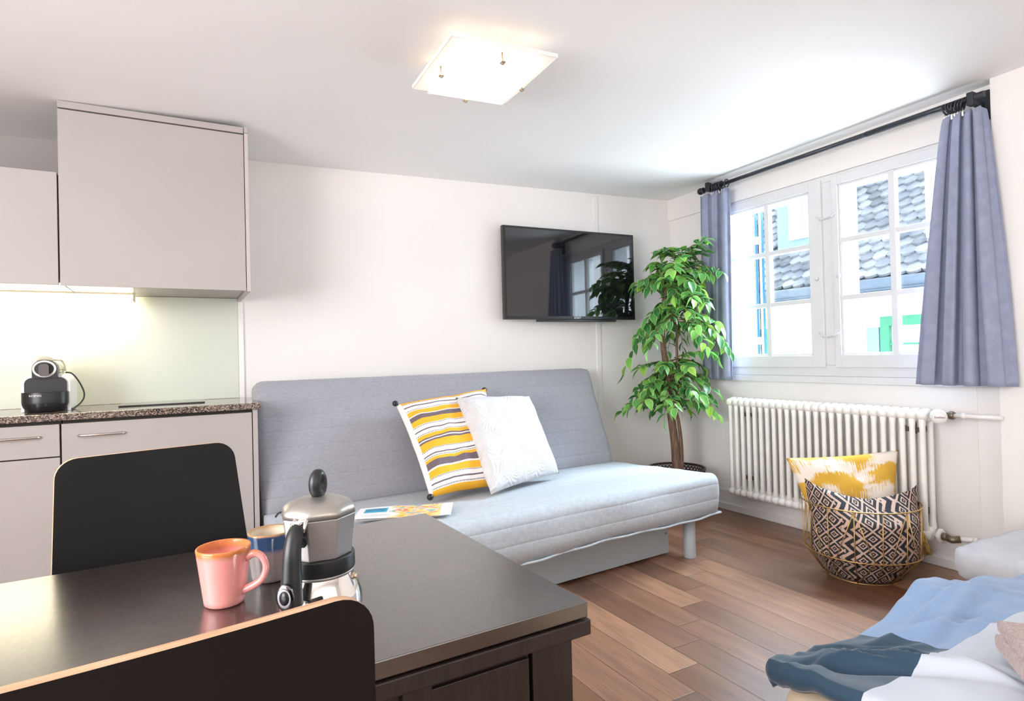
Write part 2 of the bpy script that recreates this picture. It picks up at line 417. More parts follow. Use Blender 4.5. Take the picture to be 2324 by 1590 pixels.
def mat_cover():
    m, nt, b = new_mat('magazine_cover_print'); t = NT(nt)
    v = t.coords('UV'); s = t.sep(v)
    nz = t.n('ShaderNodeTexNoise'); t.l(v, nz.inputs['Vector']); nz.inputs['Scale'].default_value = 7; nz.inputs['Detail'].default_value = 2
    sp = t.n('ShaderNodeSeparateColor'); t.l(nz.outputs['Color'], sp.inputs[0])
    art = t.ramp(sp.outputs[0], [(0, hx(120, 180, 170)), (0.4, hx(246, 200, 206)), (0.47, hx(250, 226, 120)), (0.54, hx(246, 190, 90)), (0.59, hx(238, 110, 90)), (0.66, hx(240, 236, 234))], 'CONSTANT')
    inart = t.math('MULTIPLY', t.math('GREATER_THAN', t.math('ADD', s[0], t.math('MULTIPLY', sp.outputs[1], 0.3)), 0.55), t.math('LESS_THAN', s[0], 0.88))
    c = t.mix(inart, hx(242, 238, 236), art)
    bx_ = t.math('MULTIPLY', t.math('MULTIPLY', t.math('GREATER_THAN', s[0], 0.07), t.math('LESS_THAN', s[0], 0.31)), t.math('MULTIPLY', t.math('GREATER_THAN', s[1], 0.5), t.math('LESS_THAN', s[1], 0.86)))
    c = t.mix(bx_, c, hx(60, 170, 206))
    t.l(c, b.inputs['Base Color']); b.inputs['Roughness'].default_value = 0.3
    return m
M['cover'] = mat_cover()

def mat_tiles():
    m, nt, b = new_mat('weathered_clay_roof_tiles'); t = NT(nt)
    g = t.n('ShaderNodeNewGeometry')
    nz = t.noise(t.coords(), 5, 5)
    c = t.mix(0.5, t.ramp(g.outputs['Random Per Island'], [(0, hx(44, 48, 56)), (0.5, hx(78, 82, 90)), (1, hx(122, 122, 124))]), t.ramp(nz, [(0.3, hx(46, 50, 58)), (0.7, hx(118, 118, 120))]))
    t.l(c, b.inputs['Base Color']); b.inputs['Roughness'].default_value = 0.9
    return m
M['tiles'] = mat_tiles()
M['plaster'] = plain('white_plaster', (0.85, 0.83, 0.80), 0.9, var=0.04, scale=3)
M['green_paint'] = plain('green_shutter_paint', hx(20, 96, 66), 0.6, var=0.12, scale=6)
M['zinc'] = plain('zinc_gutter', hx(62, 72, 84), 0.5, 0.3, var=0.1)
M['blue_paint'] = plain('blue_shutter_paint', hx(8, 70, 120), 0.5, var=0.06)
M['slate_blue'] = plain('grey_blue_timber_paint', hx(84, 104, 122), 0.6, var=0.06)
M['orange_paint'] = plain('ochre_timber_paint', hx(176, 140, 116), 0.6, var=0.06)
M['ext_glass'] = plain('far_window_glass', hx(110, 140, 156), 0.1, var=0.2, scale=3)
M['lamp_glass'] = emis('lit_frosted_glass', (1.0, 0.86, 0.66), 1.3)
M['lamp_plate'] = emis('lit_frosted_plate', (1.0, 0.84, 0.64), 0.21, (0.8, 0.8, 0.8))
M['tube'] = emis('lit_tube_diffuser', (1.0, 0.90, 0.66), 19.0)
M['brass_pin'] = plain('nickel_pin', (0.55, 0.45, 0.35), 0.3, 0.9, var=0.05)
M['logo_white'] = plain('white_print', (0.85, 0.85, 0.85), 0.4, var=0.01)
M['logo_red'] = plain('dark_print', (0.25, 0.05, 0.05), 0.4, var=0.01)

def mat_tv():
    m, nt, b = new_mat('glossy_tv_screen'); t = NT(nt)
    f = t.noise(t.coords(), 3)
    t.l(t.ramp(f, [(0.3, (0.004, 0.004, 0.006)), (0.7, (0.006, 0.006, 0.009))]), b.inputs['Base Color'])
    b.inputs['Roughness'].default_value = 0.05; b.inputs['Specular IOR Level'].default_value = 0.4; b.inputs['Coat Weight'].default_value = 1.0; b.inputs['Coat IOR'].default_value = 1.5; b.inputs['Coat Roughness'].default_value = 0.02
    return m
M['tv'] = mat_tv()
M['hob'] = plain('black_ceramic_glass', (0.01, 0.01, 0.012), 0.04, var=0.1)

# ------------------------------------------------------------------ mesh helpers
class MB:
    def __init__(s): s.bm = bmesh.new(); s.uv = None
    def box(s, x0, x1, y0, y1, z0, z1, bevel=0.0, mi=0, M4=None):
        vs = [s.bm.verts.new((x, y, z)) for z in (z0, z1) for y in (y0, y1) for x in (x0, x1)]
        fs = []
        for q in ((0, 2, 3, 1), (4, 5, 7, 6), (0, 1, 5, 4), (2, 6, 7, 3), (0, 4, 6, 2), (1, 3, 7, 5)):
            f = s.bm.faces.new([vs[i] for i in q]); f.material_index = mi; fs.append(f)
        geo = vs
        if bevel > 0:
            es = list({e for f in fs for e in f.edges})
            r = bmesh.ops.bevel(s.bm, geom=es, offset=bevel, segments=(5 if bevel > 0.02 else 2), affect='EDGES', profile=0.5)
            geo = list({v for f in r['faces'] for v in f.verts} | {v for v in vs if v.is_valid})
            for f in r['faces']: f.material_index = mi
        if M4 is not None:
            geo = [v for v in geo if v.is_valid]
            bmesh.ops.transform(s.bm, matrix=M4, verts=geo)
        return s
    def prism(s, pts, d0, d1, axis='y', mi=0, mi_side=None, bevel=0):
        # pts 2d polygon extruded along axis
        def P(a, b, d):
            return {'y': (a, d, b), 'x': (d, a, b), 'z': (a, b, d)}[axis]
        v0 = [s.bm.verts.new(P(a, b, d0)) for a, b in pts]; v1 = [s.bm.verts.new(P(a, b, d1)) for a, b in pts]
        f = s.bm.faces.new(v0); f.material_index = mi
        f2 = s.bm.faces.new(list(reversed(v1))); f2.material_index = mi
        n = len(pts)
        for i in range(n):
            g = s.bm.faces.new((v0[i], v0[(i+1) % n], v1[(i+1) % n], v1[i])); g.material_index = mi if mi_side is None else mi_side
        return v0 + v1
    def tube(s, path, r, seg=10, closed=False, cap=True, mi=0, radii=None):
        path = [Vector(p) for p in path]; n = len(path); rings = []
        prev = None
        for i, p in enumerate(path):
            a = path[(i-1) % n] if (closed or i > 0) else p
            b = path[(i+1) % n] if (closed or i < n-1) else p
            t = (b-a).normalized()
            if prev is None:
                ref = Vector((0, 0, 1)) if abs(t.z) < 0.9 else Vector((1, 0, 0))
                x = t.cross(ref).normalized()
            else:
                x = (prev - t*prev.dot(t)).normalized()
            prev = x; y = t.cross(x)
            rr = radii[i] if radii else r
            rings.append([s.bm.verts.new(p + (x*math.cos(2*PI*k/seg) + y*math.sin(2*PI*k/seg))*rr) for k in range(seg)])
        m = n if closed else n-1
        for i in range(m):
            A, B = rings[i], rings[(i+1) % n]
            for k in range(seg):
                f = s.bm.faces.new((A[k], A[(k+1) % seg], B[(k+1) % seg], B[k])); f.material_index = mi; f.smooth = True
        if cap and not closed:
            for rg in (list(reversed(rings[0])), rings[-1]):
                f = s.bm.faces.new(rg); f.material_index = mi
        return s
    def lathe(s, prof, c=(0, 0, 0), seg=40, mi=0, axis='z', close=False, smooth=True, phase=0):
        rings = []
        for r, z in prof:
            rg = []
            for k in range(seg):
                a = 2*PI*(k+phase)/seg
                p = (r*math.cos(a), r*math.sin(a), z) if axis == 'z' else ((z, r*math.cos(a), r*math.sin(a)) if axis == 'x' else (r*math.cos(a), z, r*math.sin(a)))
                rg.append(s.bm.verts.new((p[0]+c[0], p[1]+c[1], p[2]+c[2])))
            rings.append(rg)
        for i in range(len(rings)-1):
            for k in range(seg):
                f = s.bm.faces.new((rings[i][k], rings[i][(k+1) % seg], rings[i+1][(k+1) % seg], rings[i+1][k])); f.smooth = smooth; f.material_index = mi
        for rg, rev in ((rings[0], True), (rings[-1], False)):
            f = s.bm.faces.new(list(reversed(rg)) if rev else rg); f.material_index = mi
        return s
    def sphere(s, c, r, mi=0, seg=16):
        prof = [(max(1e-4, r*math.sin(PI*i/10)), -r*math.cos(PI*i/10)) for i in range(11)]
        return s.lathe(prof, c, seg, mi)
    def grid(s, fn, nu, nv, mi=0, uvfn=None, smooth=True, closeu=False):
        uvl = s.bm.loops.layers.uv.verify()
        V = [[s.bm.verts.new(fn(i/nu, j/nv)) for j in range(nv+1)] for i in range(nu+1)]
        for i in range(nu):
            for j in range(nv):
                f = s.bm.faces.new((V[i][j], V[i+1][j], V[i+1][j+1], V[i][j+1])); f.smooth = smooth; f.material_index = mi
                for lp, (a, b) in zip(f.loops, ((i, j), (i+1, j), (i+1, j+1), (i, j+1))):
                    lp[uvl].uv = (a/nu, b/nv) if uvfn is None else uvfn(a/nu, b/nv)
        return V

def obj(name, mb, mats, parent=None, local=False):
    me = bpy.data.meshes.new(name)
    bm = mb.bm if isinstance(mb, MB) else mb
    bmesh.ops.recalc_face_normals(bm, faces=bm.faces[:])
    bm.to_mesh(me); bm.free()
    for m in (mats if isinstance(mats, (list, tuple)) else [mats]): me.materials.append(M[m])
    o = bpy.data.objects.new(name, me); C.objects.link(o)
    if parent is not None:
        o.parent = parent
        if not local and parent.parent is None: o.location = -parent.location
    return o
def tag(o, label, cat, group=None, kind=None):
    if label: o['label'] = label
    if cat: o['category'] = cat
    if group: o['group'] = group
    if kind: o['kind'] = kind
    return o
def thing(name, label, cat, loc=(0, 0, 0), rz=0, group=None):
    o = bpy.data.objects.new(name, None); C.objects.link(o); o.empty_display_size = 0.05
    o.location = loc; o.rotation_euler = (0, 0, rz)
    return tag(o, label, cat, group)
def struct(name, mb, mats, parent=None, label=None):
    o = obj(name, mb, mats, parent); o['kind'] = 'structure'
    if label: o['label'] = label
    return o
def empty_struct(name, loc=(0, 0, 0)):
    o = bpy.data.objects.new(name, None); C.objects.link(o); o.location = loc; o['kind'] = 'structure'; return o
def lbl(o, t): o['label'] = t; return o
def subsurf(o, lv=2):
    m = o.modifiers.new('smooth', 'SUBSURF'); m.levels = lv; m.render_levels = lv
def bevmod(o, w, seg=2):
    m = o.modifiers.new('bevel', 'BEVEL'); m.width = w; m.segments = seg; m.limit_method = 'ANGLE'
def text(name, body, size, M4, mat, parent, extrude=0.0004, local=False):
    cu = bpy.data.curves.new(name, 'FONT'); cu.body = body; cu.size = size; cu.extrude = extrude
    cu.align_x = 'CENTER'; cu.align_y = 'CENTER'
    tmp = bpy.data.objects.new(name+'_curve', cu); C.objects.link(tmp)
    bpy.context.view_layer.update()
    me = bpy.data.meshes.new_from_object(tmp.evaluated_get(bpy.context.evaluated_depsgraph_get()))
    bpy.data.objects.remove(tmp); me.materials.clear(); me.materials.append(M[mat])
    o = bpy.data.objects.new(name, me); C.objects.link(o)
    o.parent = parent
    base = Matrix.Translation(-parent.location) if parent.parent is None and parent.rotation_euler.z == 0 and not local else Matrix.Identity(4)
    o.matrix_local = base @ M4
    return o
def frame_matrix(origin, xdir, ydir):
    x = Vector(xdir).normalized(); y = Vector(ydir).normalized(); z = x.cross(y).normalized()
    m = Matrix((x, y, z)).transposed().to_4x4(); m.translation = Vector(origin); return m
def rrect(x0, x1, z0, z1, r, n=6, corners=(1, 1, 1, 1)):
    pts = []
    for (cx, cz, a0, on) in ((x1-r, z0+r, -90, corners[0]), (x1-r, z1-r, 0, corners[1]), (x0+r, z1-r, 90, corners[2]), (x0+r, z0+r, 180, corners[3])):
        if on:
            for i in range(n+1):
                a = R(a0+90*i/n); pts.append((cx+r*math.cos(a), cz+r*math.sin(a)))
        else:
            pts.append((x1 if a0 in (-90, 0) else x0, z0 if a0 in (-90, 180) else z1))
    return pts

def smooth_path(pts, n=6):
    out = []
    for i in range(len(pts)-1):
        p0 = pts[max(0, i-1)]; p1 = pts[i]; p2 = pts[i+1]; p3 = pts[min(len(pts)-1, i+2)]
        for k in range(n):
            t = k/n
            out.append(0.5*((2*p1)+(p2-p0)*t+(2*p0-5*p1+4*p2-p3)*t*t+(3*p1-p0-3*p2+p3)*t**3))
    out.append(pts[-1]); return out
def smoothen(o, ang=38):
    for p in o.data.polygons: p.use_smooth = True
    m = o.modifiers.new('split', 'EDGE_SPLIT'); m.split_angle = R(ang)
    return o

XB, YA = 3.328, 3.451
XL, YN = -2.25, -2.05
def zc(x, y): return 0.031*x - 0.019*y + 2.225

# ------------------------------------------------------------------ room shell
m = MB(); m.box(XL-0.1, XB+0.3, YN-0.1, YA+0.1, -0.1, 0.0)
struct('floor', m, 'floor')
m = MB()
xs, ys = (XL-0.1, XB+0.3), (YN-0.1, YA+0.1)
vb = [m.bm.verts.new((x, y, zc(x, y))) for x, y in ((xs[0], ys[0]), (xs[1], ys[0]), (xs[1], ys[1]), (xs[0], ys[1]))]
vt = [m.bm.verts.new((v.co.x, v.co.y, v.co.z+0.12)) for v in vb]
m.bm.faces.new(vb); m.bm.faces.new(vt)
for i in range(4): m.bm.faces.new((vb[i], vb[(i+1) % 4], vt[(i+1) % 4], vt[i]))
struct('ceiling', m, 'ceiling')
m = MB(); m.box(XL-0.1, XB+0.3, YA, YA+0.1, 0, 2.45)
struct('wall_back', m, 'wall')
m = MB(); m.box(XL-0.1, XL, YN, YA, 0, 2.35)
struct('wall_left', m, 'wall')
m = MB(); m.box(XL-0.1, XB+0.3, YN-0.1, YN, 0, 2.45)
struct('wall_front', m, 'wall')
# window wall with one wide opening
WY0, WY1, WZ0, WZ1 = 1.44, 2.93, 1.00, 2.085
m = MB()
m.box(XB, XB+0.28, YN, YA, 0, WZ0-0.03)
m.box(XB, XB+0.28, YN, YA, WZ1, 2.45)
m.box(XB, XB+0.28, YN, WY0, WZ0-0.03, WZ1)
m.box(XB, XB+0.28, WY1, YA, WZ0-0.03, WZ1)
struct('wall_right', m, 'wall')
# projecting pier right of the curtain
m = MB(); m.box(3.235, XB, YN, 1.315, 0, 2.33)
struct('trim_1', m, 'wall', label='white painted pier projecting beside the right curtain')
# beam face above the window
m = MB(); m.box(XB-0.018, XB, 1.315, YA, 2.105, 2.33)
struct('trim_2', m, 'wall')
# wainscot frame below the sill
m = MB()
m.box(XB-0.012, XB, 1.315, 1.44, 0.13, 0.93); m.box(XB-0.012, XB, 3.377, YA, 0.13, 0.93)
m.box(XB-0.012, XB, 1.44, 3.377, 0.755, 0.93)
o = struct('trim_3', m, 'trim'); bevmod(o, 0.003)
m = MB(); m.box(XB-0.014, XB, 1.315, YA, 0.04, 0.135); m.box(XB-0.026, XB, 1.315, YA, 0, 0.045)
o = struct('baseboard_right', m, 'trim'); bevmod(o, 0.003)
m = MB(); m.box(0.33, XB-0.03, YA-0.014, YA, 0, 0.12)
o = struct('baseboard_back', m, 'trim'); bevmod(o, 0.003)
# vertical cover strip on the TV wall
m = MB(); m.box(2.595, 2.635, YA-0.008, YA, 0.12, 2.22)
o = struct('trim_4', m, 'trim'); bevmod(o, 0.003)
m = MB(); m.box(0.275, 0.300, YA-0.012, YA, 0.9, 1.45)
struct('trim_5', m, 'trim')
m = MB(); m.box(XL, -0.40, YA-0.05, YA, 2.175, 2.20)
struct('trim_6', m, 'cabinet_edge')

# ------------------------------------------------------------------ window
win = empty_struct('window_1', (XB, 2.15, WZ0)); win['label'] = 'white painted casement window pair above the radiator'
m = MB()
# outer fixed frame and central post
m.box(XB-0.010, XB+0.06, WY0-0.06, WY0+0.03, WZ0-0.03, WZ1+0.02)
m.box(XB-0.010, XB+0.06, WY1-0.02, WY1+0.06, WZ0-0.03, WZ1+0.02)
m.box(XB-0.010, XB+0.06, WY0, WY1, WZ1-0.02, WZ1+0.02)
m.box(XB-0.010, XB+0.06, WY0, WY1, WZ0-0.03, WZ0)
m.box(XB-0.006, XB+0.06, 2.110, 2.205, WZ0, WZ1)
# reveal boards to the outside
m.box(XB+0.06, XB+0.285, WY0, WY0+0.012, WZ0-0.028, WZ1); m.box(XB+0.06, XB+0.285, WY1-0.012, WY1, WZ0-0.028, WZ1)
m.box(XB+0.06, XB+0.285, WY0, WY1, WZ1-0.014, WZ1-0.002); m.box(XB+0.06, XB+0.34, WY0, WY1, WZ0-0.029, WZ0-0.012); m.box(XB+0.06, XB+0.20, 2.112, 2.20, WZ0, WZ1)
fr = obj('window_frame', m, 'sash', win); fr['kind'] = 'structure'; bevmod(fr, 0.003)
def sash(y0, y1, g0, g1, muy, side):
    m = MB(); xa, xb = XB-0.022, XB+0.022
    z0, z1, gz0, gz1 = 0.988, 2.085, 1.058, 2.035
    m.box(xa, xb, y0, g0, z0, z1); m.box(xa, xb, g1, y1, z0, z1)
    m.box(xa, xb, g0, g1, z0, gz0); m.box(xa, xb, g0, g1, gz1, z1)
    # glazing step
    m.box(xa+0.012, xb, g0, g0+0.014, gz0, gz1); m.box(xa+0.012, xb, g1-0.014, g1, gz0, gz1)
    m.box(xa+0.012, xb, g0+0.014, g1-0.014, gz0, gz0+0.014); m.box(xa+0.012, xb, g0+0.014, g1-0.014, gz1-0.014, gz1)
    m.box(xa+0.006, xb, muy-0.016, muy+0.016, gz0, gz1)
    for z in (1.385, 1.712): m.box(xa+0.008, xb, g0, g1, z-0.014, z+0.014)
    o = obj('sash', m, 'sash', win); o['kind'] = 'structure'; bevmod(o, 0.002)
    p = MB(); p.box(XB+0.012, XB+0.016, g0+0.002, g1-0.002, gz0, gz1)
    obj('pane', p, 'glass', o, local=True)
    h = MB()
    for z in (1.17, 1.855):
        ys = 2.165
        yy = y0 if side > 0 else y1
        h.tube([(xa-0.004, yy-0.03*side*-1, z+0.02), (xa-0.014, yy, z+0.002), (xa-0.012, ys+0.004*side, z-0.006)], 0.004, 8)
        h.lathe([(0.006, -0.004), (0.006, 0.006)], (xa-0.010, yy+0.008*side, z), 10, axis='x')
    h.lathe([(0.001, -0.014), (0.011, -0.012), (0.011, 0.0)], (xa-0.0, (y0+0.035 if side > 0 else y1-0.035), 1.51), 16, axis='x')
    obj('window_hook', h, 'sash', o, local=True)
sash(2.195, 2.925, 2.272, 2.880, 2.575, 1)
sash(1.445, 2.130, 1.500, 2.095, 1.800, -1)
m = MB(); m.box(XB-0.030, XB, 1.330, YA-0.002, 0.895, 0.935); m.box(XB-0.010, XB, 1.33, YA-0.002, 0.935, 0.975)
o = struct('trim_7', m, 'sash'); bevmod(o, 0.004); o['label'] = 'white window sill board under the casements'

# opened blue shutter of this house, seen nearly edge on
sh = thing('window_shutter', 'blue painted shutter folded open outside the left casement', 'shutter', (3.64, 2.96, 1.0))
d = Vector((0.77, 0.64, 0)); pn = Vector((-0.64, 0.77, 0))
def slab(mb, o, d, n, w, th, z0, z1):
    a = Vector(o); c = [a, a+d*w, a+d*w+n*th, a+n*th]
    lo = [mb.bm.verts.new((p.x, p.y, z0)) for p in c]; hi = [mb.bm.verts.new((p.x, p.y, z1)) for p in c]
    mb.bm.faces.new(lo); mb.bm.faces.new(hi)
    for i in range(4): mb.bm.faces.new((lo[i], lo[(i+1) % 4], hi[(i+1) % 4], hi[i]))
for i, off in enumerate((-0.012, 0.030)):
    m = MB(); slab(m, Vector((3.682, 2.903, 0))+pn*off, d, pn, 0.36, 0.016, 1.02, 2.14)
    obj('shutter_stile', m, 'blue_paint', sh)
m = MB(); slab(m, Vector((3.692, 2.903, 0))+pn*0.006, d, pn, 0.34, 0.02, 1.03, 2.12); obj('shutter_core', m, 'plaster', sh)
for z in (1.14, 1.86):
    m = MB(); slab(m, Vector((3.657, 2.898, 0))-pn*0.006, d, pn, 0.03, 0.05, z, z+0.05); obj('hinge', m, 'white_plastic', sh)

# ------------------------------------------------------------------ street beyond
HX = 6.2
def neighbour():
    t = thing('neighbour_house', 'white plastered house across the street with clay tile roof', 'house', (HX+0.5, 3.6, 0))
    m = MB(); m.box(HX+0.30, HX+0.6, 0.5, 7.5, -1.0, 1.78); obj('wall', m, 'plaster', t)
    # roof plane rising away, rows of scalloped tiles
    rows, cols = 19, 46
    y0, y1 = 1.2, 7.6
    m = MB(); bm = m.bm; tw = (y1-y0)/cols
    sl = R(50)
    for j in range(rows):
        for i in range(cols):
            if j > 4 and 4.40 < y0+(i+0.5)*tw < 5.06: continue
            o_ = (j % 2)*tw/2
            s0 = j*0.13; s1 = s0+0.19
            ya = y0+i*tw+o_; lift = 0.035
            rnd = random.Random(i*77+j).uniform(-0.008, 0.008)
            def P(y, s, h): return (HX+0.05+s*math.cos(sl)-h*math.sin(sl), y, 1.80+s*math.sin(sl)+h*math.cos(sl))
            nb = [P(ya, s0+0.045+rnd, lift*0.6), P(ya+tw*0.25, s0+0.012+rnd, lift), P(ya+tw*0.5, s0+rnd, lift*1.15), P(ya+tw*0.75, s0+0.012+rnd, lift), P(ya+tw, s0+0.045+rnd, lift*0.6)]
            tp = [P(ya+tw*k/4, s1, 0.0) for k in range(5)]
            lw = [(p[0]+0.014, p[1], p[2]-0.022) for p in nb]
            A = [bm.verts.new(p) for p in nb]; B = [bm.verts.new(p) for p in tp]; D = [bm.verts.new(p) for p in lw]
            for k in range(4):
                bm.faces.new((A[k], A[k+1], B[k+1], B[k])); bm.faces.new((D[k], D[k+1], A[k+1], A[k]))
    obj('roof', m, 'tiles', t)
    m = MB()
    v = m.bm
    q = [(HX+0.02, 1.2, 1.74), (HX+0.02, 7.6, 1.74), (HX+0.02+2.3*math.cos(sl), 7.6, 1.74+2.3*math.sin(sl)), (HX+0.02+2.3*math.cos(sl), 1.2, 1.74+2.3*math.sin(sl))]
    a = [v.verts.new(p) for p in q]; b_ = [v.verts.new((p[0]+0.1, p[1], p[2]-0.1)) for p in q]
    v.faces.new(a); v.faces.new(b_)
    for i in range(4): v.faces.new((a[i], a[(i+1) % 4], b_[(i+1) % 4], b_[i]))
    obj('roof_deck', m, 'zinc', t)
    m = MB(); m.tube([(HX-0.02, 1.1, 1.74), (HX-0.02, 7.6, 1.74)], 0.055, 12); m.box(HX, HX+0.3, 1.1, 7.6, 1.62, 1.70)
    m.box(HX-0.03, HX+0.0, 1.1, 7.6, 1.67, 1.70)
    obj('gutter', m, 'zinc', t)
    # dormer with window
    m = MB(); m.box(HX+0.50, HX+1.9, 4.42, 5.045, 2.30, 3.35)
    dm = obj('dormer', m, 'slate_blue', t)
    m = MB(); m.box(HX+0.47, HX+0.50, 4.44, 4.86, 2.45, 3.2); obj('dormer_window', m, 'plaster', dm, local=True)
    m = MB(); m.box(HX+0.455, HX+0.47, 4.47, 4.63, 2.53, 3.15); m.box(HX+0.455, HX+0.47, 4.67, 4.77, 2.53, 3.15); obj('pane', m, 'ext_glass', dm, local=True)
    # green shutters
    def louvre(ya, yb, za, zb):
        m = MB(); x0, x1 = HX+0.24, HX+0.295
        m.box(x0, x1, ya, ya+0.09, za, zb); m.box(x0, x1, yb-0.09, yb, za, zb); m.box(x0, x1, ya+0.09, yb-0.09, zb-0.1, zb); m.box(x0, x1, ya+0.09, yb-0.09, za, za+0.08)
        fr_ = obj('shutter', m, 'green_paint', t)
        m = MB(); k = int((zb-za-0.2)/0.115)
        for i in range(k):
            z = za+0.11+i*0.115
            m.box(x0+0.01, x1-0.01, ya+0.09, yb-0.09, z, z+0.022, M4=None)
        obj('slats', m, 'green_paint', fr_, local=True)
    louvre(2.80, 3.655, 0.2, 1.415); louvre(4.985, 5.45, 0.2, 1.36)
    m = MB(); m.box(HX+0.26, HX+0.30, 4.67, 4.88, 0.3, 1.365); obj('ochre_board', m, 'orange_paint', t)
    m = MB(); m.box(HX+0.26, HX+0.30, 4.15, 4.60, 0.3, 1.285); obj('window', m, 'ext_glass', t)
    m = MB(); m.box(HX+0.27, HX+0.30, 3.685, 3.815, 0.3, 1.308); obj('wall_plaque', m, 'slate_blue', t)
neighbour()
m = MB(); m.box(4.0, 6.3, -3, 9, -3.2, -3.0)
tag(struct('ground', m, 'plaster'), 'pale street ground far below the window', None)
# tall white side building that fills the view right of the roof
m = MB(); m.box(5.60, 5.80, 1.3, 2.765, 2.02, 4.6)
tag(obj('side_house', m, 'plaster'), 'blank white plastered house wall right of the tiled roof', 'house')

# ------------------------------------------------------------------ curtains and rod
XR = 3.205
rod = thing('curtain_rod', 'dark metal curtain rod spanning above the casement window', 'curtain rod', (XR, 2.1, 2.225))
m = MB(); m.tube([(XR, 2.99, 2.213), (XR, 1.83, 2.226)], 0.0125, 14); obj('thin_tube', m, 'rod', rod)
m = MB(); m.tube([(XR, 1.86, 2.226), (XR, 1.325, 2.232)], 0.0145, 14); obj('thick_tube', m, 'rod', rod)
m = MB(); m.lathe([(0.020, 0), (0.022, 0.01), (0.014, 0.018), (0.024, 0.03), (0.020, 0.045), (0.004, 0.05)], (XR, 2.985, 2.213), 16, axis='y'); obj('finial', m, 'rod', rod)
for y in (1.375, 2.945):
    m = MB(); m.box(XR-0.02, XR+0.02, y-0.014, y+0.014, 2.195, 2.255, 0.004); m.box(XR, XB-0.012, y-0.01, y+0.01, 2.20, 2.222); m.box(XB-0.026, XB-0.012, y-0.03, y+0.03, 2.14, 2.28, 0.003)
    obj('bracket', m, 'rod', rod)

def curtain(name, label, ytop, ybot, ztop, zbot, folds, amp_t, amp_b, rings, x0=XR, flare=0.0, sag=0.0, phase=0.0, bowx=0.0):
    t = thing(name, label, 'curtain', (x0, (ytop[0]+ytop[1])/2, zbot), group=None)
    m = MB()
    def fn(u, v):  # u along width, v from top to bottom
        k = v**0.8
        ya = ytop[0]+(ybot[0]-ytop[0])*k; yb = ytop[1]+(ybot[1]-ytop[1])*k
        amp = amp_t + (amp_b-amp_t)*min(1, v*1.6)
        uu = u + 0.012*math.sin(7*u+3*v+phase)
        ph = 2*PI*folds*uu + phase
        dx = amp*math.sin(ph) + 0.3*amp*math.sin(2.3*ph+1.3+v)
        dy = 0.35*amp*math.sin(2*ph)
        z = ztop + (zbot-ztop)*v + (0.012*math.cos(ph) if v == 0 else 0)
        return (x0 - flare*k + dx, ya+(yb-ya)*u+dy, z - sag*u*v)
    m.grid(fn, 110, 44)
    o = obj('cloth', m, 'curtain', t)
    sol = o.modifiers.new('thick', 'SOLIDIFY'); sol.thickness = 0.003
    m = MB()
    m.grid(lambda u, v: tuple(Vector(fn(u, 0.955+0.004*v))+Vector((-0.0025, 0, 0))), 110, 1)
    obj('hem_seam', m, 'curtain', t)
    for y in rings:
        m = MB()
        path = [(x0+0.004*math.sin(y*90)+0.006*math.cos(2*PI*k/18), y+0.010*math.cos(2*PI*k/18), 2.214+0.021*math.sin(2*PI*k/18)-0.004) for k in range(18)]
        path = [(x0+0.024*math.cos(2*PI*k/18), y+0.006*math.cos(2*PI*k/18+y*50), 2.211+0.024*math.sin(2*PI*k/18)) for k in range(18)]
        m.tube(path, 0.0042, 8, closed=True)
        rg = obj('curtain_ring', m, 'rod', t)
        m = MB(); m.tube([(x0, y, 2.196), (x0, y+0.002, 2.185), (x0-0.004, y, ztop-0.004)], 0.0025, 6); m.box(x0-0.006, x0+0.006, y-0.004, y+0.004, ztop-0.012, ztop+0.006)
        obj('clip', m, 'chrome', rg, local=True)
    return t
curtain('curtain', 'short slate blue curtain behind the leafy plant', (3.025, 2.772), (3.045, 2.790), 2.170, 0.905, 3.2, 0.020, 0.022, [2.92, 2.90, 2.885, 2.87, 2.855, 2.83, 2.79])
curtain('curtain', 'slate blue curtain flaring wide at its hem beside the pier', (1.492, 1.322), (1.625, 1.235), 2.168, 0.912, 4.2, 0.016, 0.030, [1.405, 1.415, 1.425, 1.438, 1.45, 1.463, 1.480], x0=XR-0.012, flare=0.035, phase=1.0)

# ------------------------------------------------------------------ radiator
RX = 3.215
rad = thing('radiator', 'white enamelled column radiator below the window', 'radiator', (RX, 2.2, 0.13))
ncol = 26; ry0, ry1 = 2.787, 1.615
for i in range(ncol):
    y = ry0 + (ry1-ry0)*i/(ncol-1)
    m = MB()
    for dx in (-0.036, 0.036):
        m.tube([(RX+dx*0.6, y, 0.757), (RX+dx, y, 0.735), (RX+dx, y, 0.70), (RX+dx, y, 0.24), (RX+dx, y, 0.205), (RX+dx*0.6, y, 0.180)], 0.0125, 10, radii=[0.016, 0.0165, 0.0128, 0.0128, 0.0165, 0.016])
    for z in (0.760, 0.178):
        m.lathe([(0.006, -0.0235), (0.028, -0.021), (0.033, -0.010), (0.033, 0.010), (0.028, 0.021), (0.006, 0.0235)], (RX, y, z), 18, axis='y')
        m.lathe([(0.006, -0.0235), (0.022, -0.021), (0.026, 0.0), (0.022, 0.021), (0.006, 0.0235)], (RX-0.034, y, z), 14, axis='y')
    obj('column', m, 'radiator', rad)
m = MB()
m.lathe([(0.022, 0), (0.034, 0.002), (0.034, 0.014), (0.024, 0.02), (0.016, 0.022), (0.016, 0.032)], (RX, 1.592-0.034, 0.178), 20, axis='y'); obj('plug', m, 'radiator', rad)
m = MB(); m.lathe([(0.016, 0.0), (0.03, 0.006), (0.03, 0.014)], (RX, 2.810, 0.178), 20, axis='y'); obj('plug', m, 'bronze', rad)
